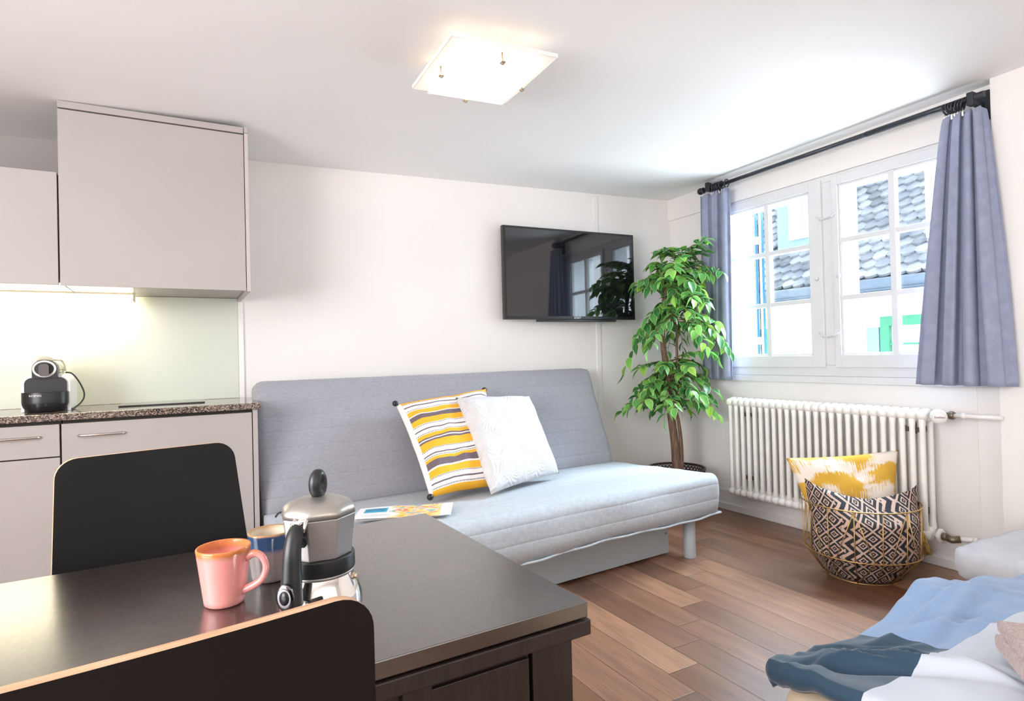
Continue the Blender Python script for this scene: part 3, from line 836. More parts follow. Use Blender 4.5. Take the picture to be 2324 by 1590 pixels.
# thermostat head
m = MB()
m.lathe([(0.020, 0.0), (0.028, 0.010), (0.034, 0.035), (0.034, 0.075), (0.030, 0.092), (0.006, 0.096)], (0, 0, 0), 24, axis='x')
bmesh.ops.transform(m.bm, matrix=Matrix.Translation((RX-0.012, 1.56, 0.762)) @ Matrix.Rotation(R(180+32), 4, 'Z'), verts=m.bm.verts[:])
th = obj('thermostat_head', m, 'white_plastic', rad)
hd = Vector((math.cos(R(212)), math.sin(R(212)), 0))
cpos = Vector((RX-0.012, 1.56, 0.762)) + hd*0.0985
text('thermostat_mark', 'Danfoss', 0.013, Matrix.Translation(cpos) @ frame_matrix((0, 0, 0), (-hd.y*-1*-1, hd.x*-1*-1*-1*-1, 0), (0, 0, 1)), 'logo_red', th)
m = MB(); m.tube([(RX, 1.60, 0.762), (RX, 1.50, 0.764)], 0.014, 12); m.lathe([(0.017, 0.0), (0.02, 0.004), (0.02, 0.02), (0.016, 0.024)], (RX, 1.490, 0.765), 8, axis='y'); obj('valve', m, 'bronze', rad)
m = MB(); m.tube([(RX, 1.492, 0.765), (RX, 1.30, 0.768)], 0.0105, 12); m.lathe([(0.014, 0), (0.016, 0.01), (0.014, 0.02)], (RX, 1.44, 0.766), 12, axis='y'); obj('supply_pipe', m, 'trim', rad)
m = MB(); m.tube([(RX, 1.57, 0.178), (RX, 1.535, 0.178)], 0.013, 12); m.tube([(RX, 1.54, 0.178), (RX-0.005, 1.515, 0.172), (RX+0.012, 1.487, 0.178)], 0.017, 12); m.lathe([(0.015, 0), (0.019, 0.004), (0.019, 0.02), (0.015, 0.024)], (RX, 1.535, 0.178), 8, axis='y'); obj('return_valve', m, 'bronze', rad)
m = MB(); m.tube([(RX+0.01, 1.49, 0.178), (RX+0.03, 1.45, 0.182), (RX+0.03, 1.32, 0.180)], 0.0125, 12); m.lathe([(0.015, 0), (0.018, 0.01), (0.015, 0.02)], (RX+0.03, 1.42, 0.182), 12, axis='y'); obj('return_pipe', m, 'trim', rad)
for y in (2.70, 1.70):
    for z in (0.68, 0.27):
        m = MB(); m.box(RX+0.02, XB-0.008, y-0.05, y+0.05, z-0.012, z+0.012); m.box(XB-0.012, XB-0.001, y-0.02, y+0.02, z-0.03, z+0.03); obj('bracket', m, 'bronze', rad)

# ------------------------------------------------------------------ kitchen
YF = 2.93
def door_panel(x0, x1, z0, z1, y=YF+0.0, th=0.019):
    m = MB(); m.box(x0, x1, y+0.018, y+0.018+th, z0, z1, 0.0012); return m
def bar_handle(x0, x1, z, y, parent, local=True):
    m = MB(); yy = y-0.016
    m.tube([(x0+0.004, y+0.001, z), (x0+0.004, yy+0.008, z), (x0+0.012, yy, z), (x1-0.012, yy, z), (x1-0.004, yy+0.008, z), (x1-0.004, y+0.001, z)], 0.0048, 10)
    return obj('handle', m, 'steel', parent, local=local)
# base units
b1 = thing('base_cabinet', 'grey laminate base cabinet with wide door under the hob', 'cabinet', (-0.05, 3.2, 0))
m = MB(); m.box(-0.408, 0.286, YF+0.042, YA-0.002, 0.10, 0.889); m.box(-0.408, 0.286, YF+0.08, YF+0.10, 0, 0.10); obj('carcass', m, 'dark_gap', b1)
m = MB(); m.box(0.2885, 0.309, YF+0.018, YA-0.002, 0, 0.889, 0.001); obj('side_panel', m, 'cabinet', b1)
d_ = obj('door', door_panel(-0.409, 0.2845, 0.10, 0.876), 'cabinet', b1); bar_handle(-0.357, -0.196, 0.826, YF+0.018, d_)
b2 = thing('base_cabinet', 'grey laminate base cabinet with drawer under the coffee machine', 'cabinet', (-0.7, 3.2, 0))
m = MB(); m.box(-1.02, -0.412, YF+0.042, YA-0.002, 0.10, 0.889); m.box(-1.02, -0.412, YF+0.08, YF+0.10, 0, 0.10); obj('carcass', m, 'dark_gap', b2)
d_ = obj('drawer', door_panel(-1.018, -0.4155, 0.750, 0.876), 'cabinet', b2); bar_handle(-0.95, -0.474, 0.830, YF+0.018, d_)
obj('door', door_panel(-1.018, -0.4155, 0.10, 0.745), 'cabinet', b2)
wt = MB(); wt.box(-1.6, 0.322, YF, YA-0.001, 0.890, 0.918, 0.004)
tag(obj('worktop', wt, 'granite'), 'speckled brown granite worktop along the kitchen wall', 'worktop')
m = MB(); m.box(-1.6, 0.274, YA-0.011, YA-0.002, 0.919, 1.434)
tag(obj('splashback', m, 'splash'), 'pale green glass splashback behind the worktop', 'splashback')
m = MB(); m.box(-0.235, 0.105, 3.165, 3.375, 0.9185, 0.9235, 0.001)
tag(obj('hob', m, 'hob'), 'flat black ceramic hob set in the granite worktop', 'hob')
# wall units
w1 = thing('wall_cabinet', 'tall grey wall cabinet reaching up to the ceiling', 'cabinet', (-0.06, 3.2, 1.42))
m = MB(); m.box(-0.402, 0.272, YF+0.022, YA-0.002, 1.452, 2.150); obj('carcass', m, 'dark_gap', w1)
m = MB(); m.box(-0.402, 0.272, YF+0.022, YA-0.002, 1.436, 1.452); lbl(obj('bottom_board', m, 'cabinet', w1), 'pale underside board')
obj('door', door_panel(-0.402, 0.2715, 1.422, 2.122, YF-0.018), 'cabinet', w1)
m = MB(); m.box(0.2745, 0.290, YF, YA-0.002, 1.419, 2.130, 0.001); obj('side_panel', m, 'cabinet_edge', w1)
m = MB(); m.box(-0.402, 0.272, YF, YF+0.02, 2.128, 2.155, 0.001); m.box(0.2745, 0.291, YF, YA-0.002, 2.132, 2.160, 0.001); obj('top_fascia', m, 'cabinet', w1)
m = MB(); m.box(-0.402, 0.272, YF+0.02, YA-0.002, 2.130, 2.150); obj('top_board', m, 'cabinet', w1)
m = MB(); m.box(-1.02, -0.4075, YA-0.02, YA-0.002, 1.87, 2.17); lbl(obj('recess_shade_board', m, 'cabinet', w1), 'added taupe board giving the recess beside it its shaded tone')  # added board; cabinet colour stands in for shade on the recess wall
w2 = thing('wall_cabinet', 'lower grey wall cabinet left of the tall one, open space above it', 'cabinet', (-0.7, 3.2, 1.42))
m = MB(); m.box(-1.02, -0.4075, YF+0.022, YA-0.002, 1.436, 1.866); obj('carcass', m, 'cabinet', w2)
obj('door', door_panel(-1.018, -0.4075, 1.424, 1.868, YF-0.018), 'cabinet', w2)
ul = thing('under_cabinet_light', 'lit strip lamp under the wall cabinets', 'lamp', (-0.5, 3.32, 1.40))
m = MB(); m.box(-0.98, -0.176, 3.30, 3.36, 1.428, 1.436); m.box(-0.181, -0.174, 3.296, 3.364, 1.398, 1.436); obj('housing', m, 'cream_plastic', ul)
m = MB(); m.box(-0.97, -0.182, 3.300, 3.360, 1.400, 1.4275, 0.008); obj('diffuser', m, 'tube', ul)

# ------------------------------------------------------------------ coffee machine
CMX, CMY, CMZ = -0.484, 3.13, 0.919
cm = thing('coffee_machine', 'black and white capsule coffee machine on the granite worktop', 'coffee machine', (CMX, CMY, CMZ))
def cmp_(name, m, mat): return smoothen(obj(name, m, mat, cm, local=True))
m = MB(); m.prism(rrect(-0.082, 0.082, 0.0, 0.152, 0.035, 12, (0, 1, 1, 0)), 0.0, 0.20, 'y'); o = cmp_('body', m, 'white_plastic'); bevmod(o, 0.004)
m = MB(); m.prism(rrect(-0.070, 0.072, 0.0, 0.140, 0.026, 12, (0, 1, 1, 0)), -0.008, 0.01, 'y'); o = cmp_('front_panel', m, 'rubber'); bevmod(o, 0.002)
m = MB(); m.prism(rrect(-0.042, 0.042, 0.138, 0.212, 0.036, 16, (0, 1, 1, 0)), -0.022, 0.03, 'y'); o = cmp_('brew_head', m, 'rubber'); bevmod(o, 0.003)
m = MB(); m.prism(rrect(-0.040, 0.040, 0.140, 0.208, 0.034, 16, (0, 1, 1, 0)), 0.03, 0.19, 'y'); o = cmp_('water_tank', m, 'cream_plastic'); bevmod(o, 0.004)
m = MB(); m.tube([(0.036*math.cos(2*PI*k/28), -0.024, 0.176+0.031*math.sin(2*PI*k/28)) for k in range(28)], 0.0042, 8, closed=True); cmp_('ring', m, 'white_plastic')
m = MB(); m.prism(rrect(-0.016, 0.018, 0.146, 0.196, 0.012), -0.045, -0.02, 'y'); o = cmp_('spout', m, 'dark_chrome'); bevmod(o, 0.005)
m = MB()
lv = smooth_path([Vector(p) for p in ((-0.028, -0.020, 0.212), (-0.012, -0.018, 0.220), (0.008, -0.016, 0.220), (0.028, -0.012, 0.212))], 5)
m.tube(lv, 0.009, 14, radii=[0.004+0.0055*math.sin(PI*(0.12+0.8*q_/(len(lv)-1))) for q_ in range(len(lv))])
m.tube(smooth_path([Vector(p) for p in ((0.022, -0.01, 0.213), (0.036, 0.03, 0.212), (0.040, 0.10, 0.210), (0.044, 0.15, 0.190), (0.045, 0.165, 0.165))]), 0.0035, 8); cmp_('lever', m, 'cream_plastic')
def tray(u, v):
    a = PI*u; r = 1.0 if v < 0.5 else 1.0-0.22*((v-0.5)*2)**2
    return (-0.001-0.079*math.cos(a)*r, -0.052*math.sin(a)*r-0.006, 0.078-0.076*v)
m = MB(); m.grid(tray, 24, 14)
tr = MB(); tr.prism([(-0.001-0.079*math.cos(PI*k/20), -0.052*math.sin(PI*k/20)-0.006) for k in range(21)], 0.076, 0.080, 'z')
cmp_('drip_tray', m, 'black'); cmp_('drip_grid', tr, 'rubber')
m = MB(); m.lathe([(0.002, 0.002), (0.022, 0.002), (0.030, 0.018), (0.030, 0.034)], (-0.012, -0.036, 0.0), 20); cmp_('cup_stand', m, 'black')
text('logo', 'KOENIG', 0.0115, frame_matrix((-0.026, -0.0572, 0.067), (1, -0.20, 0), (0, 0, 1)), 'logo_white', cm, local=True)
for i in range(3):
    for j in range(2):
        m = MB(); m.box(0.0385, 0.0415, 0.05+j*0.07, 0.085+j*0.07, 0.150+i*0.009, 0.153+i*0.009); cmp_('vent_slot', m, 'black')
m = MB(); m.tube(smooth_path([Vector(p) for p in ((0.045, 0.17, 0.158), (0.068, 0.168, 0.152), (0.092, 0.165, 0.118), (0.110, 0.16, 0.075), (0.112, 0.155, 0.045), (0.100, 0.14, 0.02), (0.084, 0.10, 0.004), (0.084, 0.02, 0.004))]), 0.0032, 8)
cmp_('power_cord', m, 'rubber')

# ------------------------------------------------------------------ ceiling lamp
LX, LY = 1.0, 1.98
lz = zc(LX, LY)
lamp = thing('ceiling_lamp', 'square frosted glass ceiling lamp, lit, above the room', 'lamp', (LX, LY, lz-0.06), R(-2.0))
lamp.rotation_euler = (R(-1.09), R(-1.78), R(-1.5))
def lp(name, m, mat): return obj(name, m, mat, lamp, local=True)
m = MB(); m.box(-0.1, 0.1, -0.1, 0.1, 0.0, 0.058, 0.004); lp('ceiling_mount', m, 'white_plastic')
m = MB(); m.box(-0.199, 0.199, -0.199, 0.199, -0.0135, -0.001); up_ = lp('upper_plate', m, 'lamp_plate')
m = MB(); m.box(-0.203, -0.199, -0.203, 0.203, -0.014, 0.0); m.box(0.199, 0.203, -0.203, 0.203, -0.014, 0.0); m.box(-0.199, 0.199, -0.203, -0.199, -0.014, 0.0); m.box(-0.199, 0.199, 0.199, 0.203, -0.014, 0.0); lp('plate_edge', m, 'white_plastic')
m = MB(); m.box(-0.158, 0.158, -0.158, 0.158, -0.044, -0.038, 0.001); lp('lower_glass', m, 'lamp_glass')
for x, y in ((0.0, -0.163), (0.0, 0.163), (-0.163, 0), (0.163, 0)):
    m = MB(); m.tube([(x, y, -0.014), (x, y, -0.052)], 0.0035, 10); m.lathe([(0.006, -0.054), (0.006, -0.050)], (x, y, 0), 12); m.box(x-0.008, x+0.008, y-0.008, y+0.008, -0.050, -0.0455)
    lp('glass_pin', m, 'brass_pin')
def plight(name, loc, e, col, r):
    l = bpy.data.lights.new(name, 'POINT'); l.energy = e; l.color = col; l.shadow_soft_size = r
    o = bpy.data.objects.new(name, l); C.objects.link(o); o.location = loc; return o
plight('lamp_bulb', (LX, LY, lz-0.06-0.026), 3.0, (1.0, 0.62, 0.36), 0.008)
for dx, dy in ((-0.155, -0.1), (0.0, -0.155), (-0.155, 0.1), (0.12, -0.15)):
    plight('lamp_bulb', (LX+dx, LY+dy, lz-0.030), 0.014, (1.0, 0.55, 0.22), 0.012)

# ------------------------------------------------------------------ television
tv = thing('television', 'black flat television mounted on the wall above the sofa', 'television', (2.33, 3.35, 1.335), R(-3.1))
def tvp(name, m, mat, p=None): return obj(name, m, mat, p or tv, local=True)
W2 = 0.512
m = MB(); m.box(-W2, W2, -0.010, 0.022, 0.0, 0.602, 0.002); tvp('housing', m, 'black')
m = MB(); m.box(-0.30, 0.30, 0.022, 0.05, 0.12, 0.46, 0.006); tvp('rear_box', m, 'black')
m = MB(); m.box(-W2+0.016, W2-0.016, -0.012, -0.009, 0.022, 0.588); tvp('screen', m, 'tv')
m = MB(); m.box(-0.28, 0.34, -0.022, 0.006, -0.016, -0.001, 0.004); tvp('lower_bar', m, 'black')
text('logo', 'SONY', 0.021, frame_matrix((0.03, -0.0128, 0.0105), (1, 0, 0), (0, 0, 1)), 'logo_white', tv)
m = MB(); m.box(-0.12, 0.12, 0.05, 0.095, 0.2, 0.4); tvp('wall_mount', m, 'black')

# ------------------------------------------------------------------ sofa bed
SR = R(4.0)
sofa = thing('sofa_bed', 'pale grey quilted sofa bed on metal legs against the back wall', 'sofa', (2.53, 2.29, 0), SR)
# local: x negative to the left, y to the back
SW = 2.15
def sp(name, m, mats): return obj(name, m, mats, sofa, local=True)
def soft_slab(fn_c, L, D, T, r, nu, nv, name, mat, uvs):
    pass
def wob(x, y, z, a, s): return a*noise.noise(Vector((x*s, y*s, z*s)))
def seat_cross(n_r=5):
    # profile (y,z) loop of the seat mattress, clockwise starting front bottom
    D, zt0, zt1, zb0, zb1, r = 0.815, 0.447, 0.405, 0.238, 0.22, 0.045
    pts = [(0.012, zb0), (0.0, zb0+0.05), (-0.004, zb0+0.12)]
    for i in range(n_r+1):
        a = PI - (PI/2)*i/n_r; pts.append((r+r*math.cos(a), zt0-r+r*math.sin(a)))
    for i in range(1, 15):
        k = i/14; pts.append((r+(D-r)*k, zt0+(zt1-zt0)*k))
    pts += [(D+0.02, zt1-0.02), (D+0.02, zb1), (D*0.6, zb1), (D*0.2, zb0)]
    return pts
m = MB(); bm = m.bm; uvl = bm.loops.layers.uv.verify()
prof = seat_cross(); n = len(prof); cum = [0]
for i in range(1, n+1):
    a, b_ = prof[i-1], prof[i % n]; cum.append(cum[-1]+math.hypot(a[0]-b_[0], a[1]-b_[1]))
nx = 90; rings = []
for i in range(nx+1):
    k = i/nx; x = -SW*k - 0.0
    e = min(k, 1-k)*SW
    sh_ = 0.0 if e > 0.05 else (1-math.sqrt(max(0, 1-((0.05-e)/0.05)**2)))*0.02
    if k == 1: x -= 0.0
    ring = []
    for j, (y, z) in enumerate(prof):
        zz = z; yy = y
        if j > 1 and j < 22:
            zz += wob(x, y*3, z, 0.006, 3.0) - sh_*(1 if z > 0.35 else 0)
        if j < 9: yy += wob(x*0.8, z*3, 1.7, 0.012, 4.0) + sh_
        if j == 0: zz += 0.006*math.sin(x*6)-0.012*k
        ring.append(bm.verts.new((x, yy, zz)))
    rings.append(ring)
for i in range(nx):
    for j in range(n):
        f = bm.faces.new((rings[i][j], rings[i+1][j], rings[i+1][(j+1) % n], rings[i][(j+1) % n])); f.smooth = True
        for lp_, (a, c) in zip(f.loops, ((i, j), (i+1, j), (i+1, j+1), (i, j+1))): lp_[uvl].uv = (a/nx*SW, cum[c])
for rg in (rings[0], list(reversed(rings[-1]))): bm.faces.new(rg)
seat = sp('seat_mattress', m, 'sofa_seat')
m = MB()
m.tube([(-SW*k/60, 0.010+0.006*math.sin(k*0.9), 0.236+0.006*math.sin(-SW*k/60*6)-0.012*k/60) for k in range(61)], 0.0055, 8)
m.tube([(0.0, 0.012+0.7*k/10, 0.236-0.014*k/10) for k in range(11)], 0.0055, 8)
sp('piping', m, 'sofa_seat')
# backrest
def back_pt(s, w, off):
    # s up the slope 0..1, w width 0..1, off thickness outward to the room
    y0, z0, y1, z1 = 0.815, 0.395, 1.055, 1.018
    sl = Vector((0, y1-y0, z1-z0)); L = sl.length; sl.normalize(); nn = Vector((0, -sl.z, sl.y))
    p = Vector((-SW*w, y0, z0)) + sl*(L*s) + nn*off
    return p
m = MB(); bm = m.bm; uvl = bm.loops.layers.uv.verify()
T = 0.10; nsx, nsy = 100, 34
def bfn(w, s):
    x = w; r = 0.045; L = 0.667
    # corner inset: sides narrow near the top left corner
    p = back_pt(s, w, 0)
    ew = min(w, 1-w)*SW; es = (1-s)*L
    off = 0
    for e in (ew, es):
        if e < r: off -= (r-math.sqrt(max(0, r*r-(r-e)**2)))*0.8
    if s < 0.08: off -= (0.08-s)*0.15
    c = 0.006*noise.noise(Vector((w*9, s*6, 0.3))) + (0.0035*noise.noise(Vector((w*80, s*3, 2.0))) if s > 0.86 else 0)
    # puckers at the lower left corner
    q = p + Vector((0, -0.93, 0.36))*(off+c)
    return q
def corner_round(q, w, s):
    # round the outline in the plane of the backrest
    L = 0.667; r = 0.055
    ex = min(w, 1-w)*SW; es = (1-s)*L
    if ex < r and es < r:
        dx, ds = r-ex, r-es; d = math.hypot(dx, ds)
        if d > r:
            k = (d-r)/d
            sgn = -1 if w < 0.5 else 1
            q = q + Vector((sgn*dx*k*1.0, 0, 0)) + (back_pt(0, 0, 0)-back_pt(1, 0, 0)).normalized()*ds*k
    return q
V = m.grid(lambda w, s: corner_round(bfn(w, s), w, s), nsx, nsy, uvfn=lambda w, s: (w*SW, s*0.667))
Bk = [[bm.verts.new(corner_round(back_pt(j/nsy, i/nsx, -T), i/nsx, j/nsy)) for j in (0, nsy)] for i in range(nsx+1)]
for i in range(nsx):
    for a, b_ in ((V[i][nsy], V[i+1][nsy]),):
        f = bm.faces.new((a, b_, Bk[i+1][1], Bk[i][1])); f.smooth = True
    bm.faces.new((V[i][0], V[i+1][0], Bk[i+1][0], Bk[i][0])); bm.faces.new((Bk[i][0], Bk[i+1][0], Bk[i+1][1], Bk[i][1]))
for i in (0, nsx):
    f = bm.faces.new([V[i][j] for j in range(nsy+1)] + [Bk[i][1], Bk[i][0]])
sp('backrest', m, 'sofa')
# frame, storage box and legs
m = MB(); m.box(-2.05, -0.20, 0.20, 0.78, 0.012, 0.175, 0.003); o = sp('storage_box', m, 'sofa_metal')
m = MB(); m.box(-2.05, -0.18, 0.135, 0.160, 0.178, 0.222, 0.002); m.box(-2.05, -0.05, 0.14, 0.76, 0.205, 0.222); sp('frame_rail', m, 'sofa_metal')
for x, y in ((-0.145, 0.105), (-2.03, 0.105), (-0.145, 0.72), (-2.03, 0.72)):
    m = MB(); m.lathe([(0.031, 0.0), (0.032, 0.004), (0.032, 0.222)], (x, y, 0), 24); sp('leg', m, 'sofa_metal')
for x, z, y in ((-0.32, 0.203, 0.134), (-0.71, 0.062, 0.199), (-0.225, 0.120, 0.199)):
    m = MB(); m.lathe([(0.005, -0.003), (0.005, 0.001)], (x, y, z), 10, axis='y'); sp('screw', m, 'chrome')

# ------------------------------------------------------------------ pillows
def pillow(name, label, cat, c, th, mat, group=None, nose=0.0, pinch=0.06, nn=30, wr=0.004, seed=0, bend=0.0, notch=0.0, side=1):
    # c: corners TL, TR, BR, BL in world
    TL, TR, BR, BL = [Vector(p) for p in c]
    ctr = (TL+TR+BR+BL)/4
    base = Vector((ctr.x, ctr.y, min(BL.z, BR.z)))
    t = thing(name, label, cat, base, group=group)
    nrm = (TR-TL).cross(BL-TL).normalized()*side
    m = MB()
    def fn(sgn):
        def f(u, v):
            # pull the sides in between the corners
            pu, pv = 2*u-1, 2*v-1
            uu = 0.5+0.5*pu*(1-pinch*(1-pv*pv)); vv = 0.5+0.5*pv*(1-pinch*(1-pu*pu))
            p = TL*(1-uu)*vv + TR*uu*vv + BR*uu*(1-vv) + BL*(1-uu)*(1-vv)
            h = ((1-pu**4)*(1-pv**4))**0.55
            if 0 < u < 1 and 0 < v < 1: h = max(h, 0.22)
            if notch: p = p + (BL-TL).normalized()*notch*math.exp(-(pu*2.0)**2)*max(0, pv)**2
            w = noise.noise(Vector((u*4+seed, v*4, seed)))*wr*3 + noise.noise(Vector((u*11+seed, v*11, seed)))*wr
            bb = bend*(pu*pu)
            return p + nrm*(sgn*th*0.5*h + w*h + bb)
        return f
    uvl = m.bm.loops.layers.uv.verify()
    m.grid(fn(1), nn, nn); m.grid(fn(-1), nn, nn)
    bmesh.ops.remove_doubles(m.bm, verts=m.bm.verts[:], dist=1e-5)
    o = obj('cushion_cover' if True else name, m, mat, t)
    return t, (TL, TR, BR, BL)
t1, cs = pillow('striped_cushion', 'yellow, grey and white striped cushion with pompoms leaning on the sofa', 'cushion',
       [(0.993, 3.075, 0.862), (1.555, 3.13, 0.915), (1.40, 2.66, 0.456), (1.000, 2.615, 0.458)], 0.15, 'stripes', seed=3, pinch=0.05, wr=0.006)
for p in (cs[0], cs[1]+Vector((0, 0.022, -0.012)), cs[3]):
    m = MB(); m.sphere(p + Vector((0, 0, 0.004)), 0.0155); o = lbl(obj('pompom', m, 'rubber', t1), 'dark grey pompom')
pillow('white_cushion', 'white leaf-quilted cushion leaning beside the striped one', 'cushion',
       [(1.300, 2.99, 0.885), (1.780, 3.02, 0.865), (1.812, 2.77, 0.452), (1.272, 2.535, 0.454)], 0.15, 'white_pillow', seed=8, pinch=0.04, wr=0.006)

# ------------------------------------------------------------------ magazine on sofa seat
mg = thing('magazine', 'colourful magazine lying on the sofa seat beside the table edge', 'magazine', (0.8, 2.45, 0.452))
mc = [Vector((0.590, 2.415, 0)), Vector((0.675, 2.60, 0)), Vector((1.055, 2.480, 0)), Vector((0.965, 2.295, 0))]
def mfn(z, curl):
    def f(u, v):
        p = mc[0]*(1-u)*(1-v) + mc[1]*(1-u)*v + mc[2]*u*v + mc[3]*u*(1-v)
        return (p.x, p.y, 0.455+z+curl*((1-u)**3*(1-v))+0.002*math.sin(6*u))
    return f
m = MB(); m.grid(mfn(0.004, 0.008), 16, 10); lbl(obj('cover', m, 'cover', mg), 'cover with blue box and flower artwork')
m = MB(); m.grid(mfn(0.0, 0.0), 8, 6); m.grid(mfn(0.003, 0.0), 8, 6); obj('pages', m, 'white_plastic', mg)
m = MB()
rr = random.Random(4)
mfm = mfn(0.0048, 0.008)
for row, (v, u0, u1, s) in enumerate(((0.74, 0.09, 0.29, 0.010), (0.62, 0.09, 0.28, 0.008), (0.24, 0.07, 0.36, 0.004))):
    u = u0
    while u < u1:
        w = rr.uniform(0.006, 0.014); h = s/0.2
        q = [mfm(u, v), mfm(u+w, v), mfm(u+w, v+h*rr.uniform(0.5, 1)), mfm(u, v+h)]
        vs = [m.bm.verts.new((a, b_, c+0.0006)) for a, b_, c in q]; m.bm.faces.new(vs); u += w*1.7
lbl(obj('lettering', m, 'rubber', mg), 'small illegible lines of lettering')
m = MB(); m.tube([(0.345, 2.70, 0.452), (0.36, 2.74, 0.455), (0.40, 2.79, 0.452), (0.46, 2.83, 0.452), (0.56, 2.83, 0.452)], 0.004, 8)
tag(obj('cord', m, 'rubber'), 'thin dark cord lying at the left end of the sofa seat', 'cord')

# ------------------------------------------------------------------ plant and its basket
PX, PY = 2.96, 3.07
pot = thing('plant_basket', 'dark woven basket holding the tall ficus in the corner', 'basket', (PX, PY, 0))
m = MB()
seg = 44
zs = [0.0, 0.06, 0.12, 0.18, 0.235]
m.lathe([(0.13, 0.0), (0.15, 0.005), (0.172, 0.15), (0.178, 0.245), (0.170, 0.245), (0.160, 0.02), (0.13, 0.012)], (PX, PY, 0), 40)
obj('basket_body', m, 'woven', pot)
m = MB()
for k in range(seg):
    for sg in (-1, 1):
        a0 = 2*PI*k/seg; a1 = a0+sg*2*PI*2.0/seg
        m.tube([(PX+(0.178+0.010*q)*math.cos(a0+(a1-a0)*q), PY+(0.178+0.010*q)*math.sin(a0+(a1-a0)*q), 0.245+0.062*q) for q in (0, 0.5, 1)], 0.0032, 5)
for z, r_ in ((0.247, 0.178), (0.268, 0.182), (0.288, 0.185)):
    m.tube([(PX+r_*math.cos(2*PI*k/48), PY+r_*math.sin(2*PI*k/48), z) for k in range(48)], 0.003, 6, closed=True)
obj('lattice_rim', m, 'woven', pot)
m = MB(); m.tube([(PX+0.188*math.cos(2*PI*k/48), PY+0.188*math.sin(2*PI*k/48), 0.310) for k in range(48)], 0.007, 8, closed=True); obj('rim', m, 'woven', pot)
pl = thing('ficus_tree', 'tall artificial ficus with variegated leaves in the room corner', 'plant', (PX, PY, 0.2))
m = MB(); m.lathe([(0.155, 0.20), (0.158, 0.225)], (PX, PY, 0), 32); obj('soil', m, 'soil', pl)
def P3(a): return (PX+a[0], PY+a[1], a[2])
# camera-facing lateral direction
lat = Vector((0.875, -0.484, 0)); dep = Vector((0.484, 0.875, 0))
def LP(l, d, z): return Vector((PX, PY, 0)) + lat*l + dep*d + Vector((0, 0, z))
pa = smooth_path([LP(0.0, 0.0, 0.2), LP(-0.005, 0.0, 0.45), LP(-0.035, 0.0, 0.75), LP(-0.045, 0.01, 0.95), LP(-0.07, 0.0, 1.2), LP(-0.055, 0, 1.45), LP(-0.01, 0, 1.7)])
m = MB(); nn_ = len(pa); m.tube(pa, 0.02, 12, radii=[0.031-0.022*(i/nn_)**1.2 for i in range(nn_)]); obj('trunk', m, 'bark', pl)
pb = smooth_path([LP(0.028, -0.01, 0.2), LP(0.035, -0.01, 0.42), LP(0.018, -0.02, 0.62), LP(-0.005, -0.02, 0.74), LP(0.02, -0.01, 0.92), LP(0.025, 0, 1.15), LP(0.035, 0, 1.4), LP(0.06, 0, 1.62)])
m = MB(); nb_ = len(pb); m.tube(pb, 0.01, 10, radii=[0.015-0.009*(i/nb_) for i in range(nb_)]); obj('stem', m, 'bark', pl)
rnd = random.Random(21)
tw = MB(); lf = MB(); uvl = lf.bm.loops.layers.uv.verify()
def leaf(p, d, nrm, L, W):
    d = d.normalized(); s = d.cross(nrm).normalized(); n_ = s.cross(d).normalized()
    prof = [(0.0, 0.03), (0.07, 0.42), (0.18, 0.80), (0.33, 1.0), (0.50, 0.96), (0.66, 0.72), (0.80, 0.42), (0.90, 0.18), (1.0, 0.01)]
    cen, lft, rgt = [], [], []
    for t_, w in prof:
        c = p + d*(L*t_) - n_*(L*0.22*t_*t_)
        cen.append(lf.bm.verts.new(c)); lft.append(lf.bm.verts.new(c - s*(W*w*0.5) + n_*W*w*0.16)); rgt.append(lf.bm.verts.new(c + s*(W*w*0.5) + n_*W*w*0.16))
    for i in range(8):
        for A, sg in ((lft, -1), (rgt, 1)):
            f = lf.bm.faces.new((cen[i], cen[i+1], A[i+1], A[i])); f.smooth = True
            for lp_, (e, t_) in zip(f.loops, ((0, i), (0, i+1), (1, i+1), (1, i))): lp_[uvl].uv = (0.5+0.5*sg*e, prof[t_][0])
def spray(base, direction, length, droop, nl=9, Ls=(0.070, 0.098)):
    direction = direction.normalized(); pts = []
    for i in range(9):
        t_ = i/8
        pts.append(base + direction*length*t_ + Vector((0, 0, -droop*t_*t_)) + Vector((noise.noise(base*9+Vector((t_*3, 0, 0))), noise.noise(base*7+Vector((0, t_*3, 0))), 0))*0.02)
    pts = [Vector((min(p.x, 3.13), min(p.y, 3.39), p.z)) for p in pts]
    tw.tube(pts, 0.003, 5, radii=[0.0035*(1-0.7*i/8) for i in range(9)])
    for i in range(nl):
        t_ = 0.22+0.78*i/(nl-1); k = min(7, int(t_*8)); fr_ = t_*8-k
        p = pts[k].lerp(pts[k+1], min(1, fr_)); dd = (pts[k+1]-pts[k]).normalized()
        sd = dd.cross(Vector((0, 0, 1))); sd = sd.normalized() if sd.length > 0.1 else Vector((1, 0, 0))
        sg = 1 if i % 2 else -1
        ld = dd*rnd.uniform(0.3, 0.9) + sd*sg*rnd.uniform(0.5, 1.1) + Vector((0, 0, rnd.uniform(-0.7, 0.25)))
        if i == nl-1: ld = dd + Vector((0, 0, -0.3))
        nv_ = Vector((rnd.uniform(-0.5, 0.5), rnd.uniform(-0.5, 0.5), 1))
        L_ = rnd.uniform(*Ls)
        if (p+ld.normalized()*L_).x < 3.17 and (p+ld.normalized()*L_).y < 3.43: leaf(p, ld, nv_, L_, L_*rnd.uniform(0.48, 0.60))
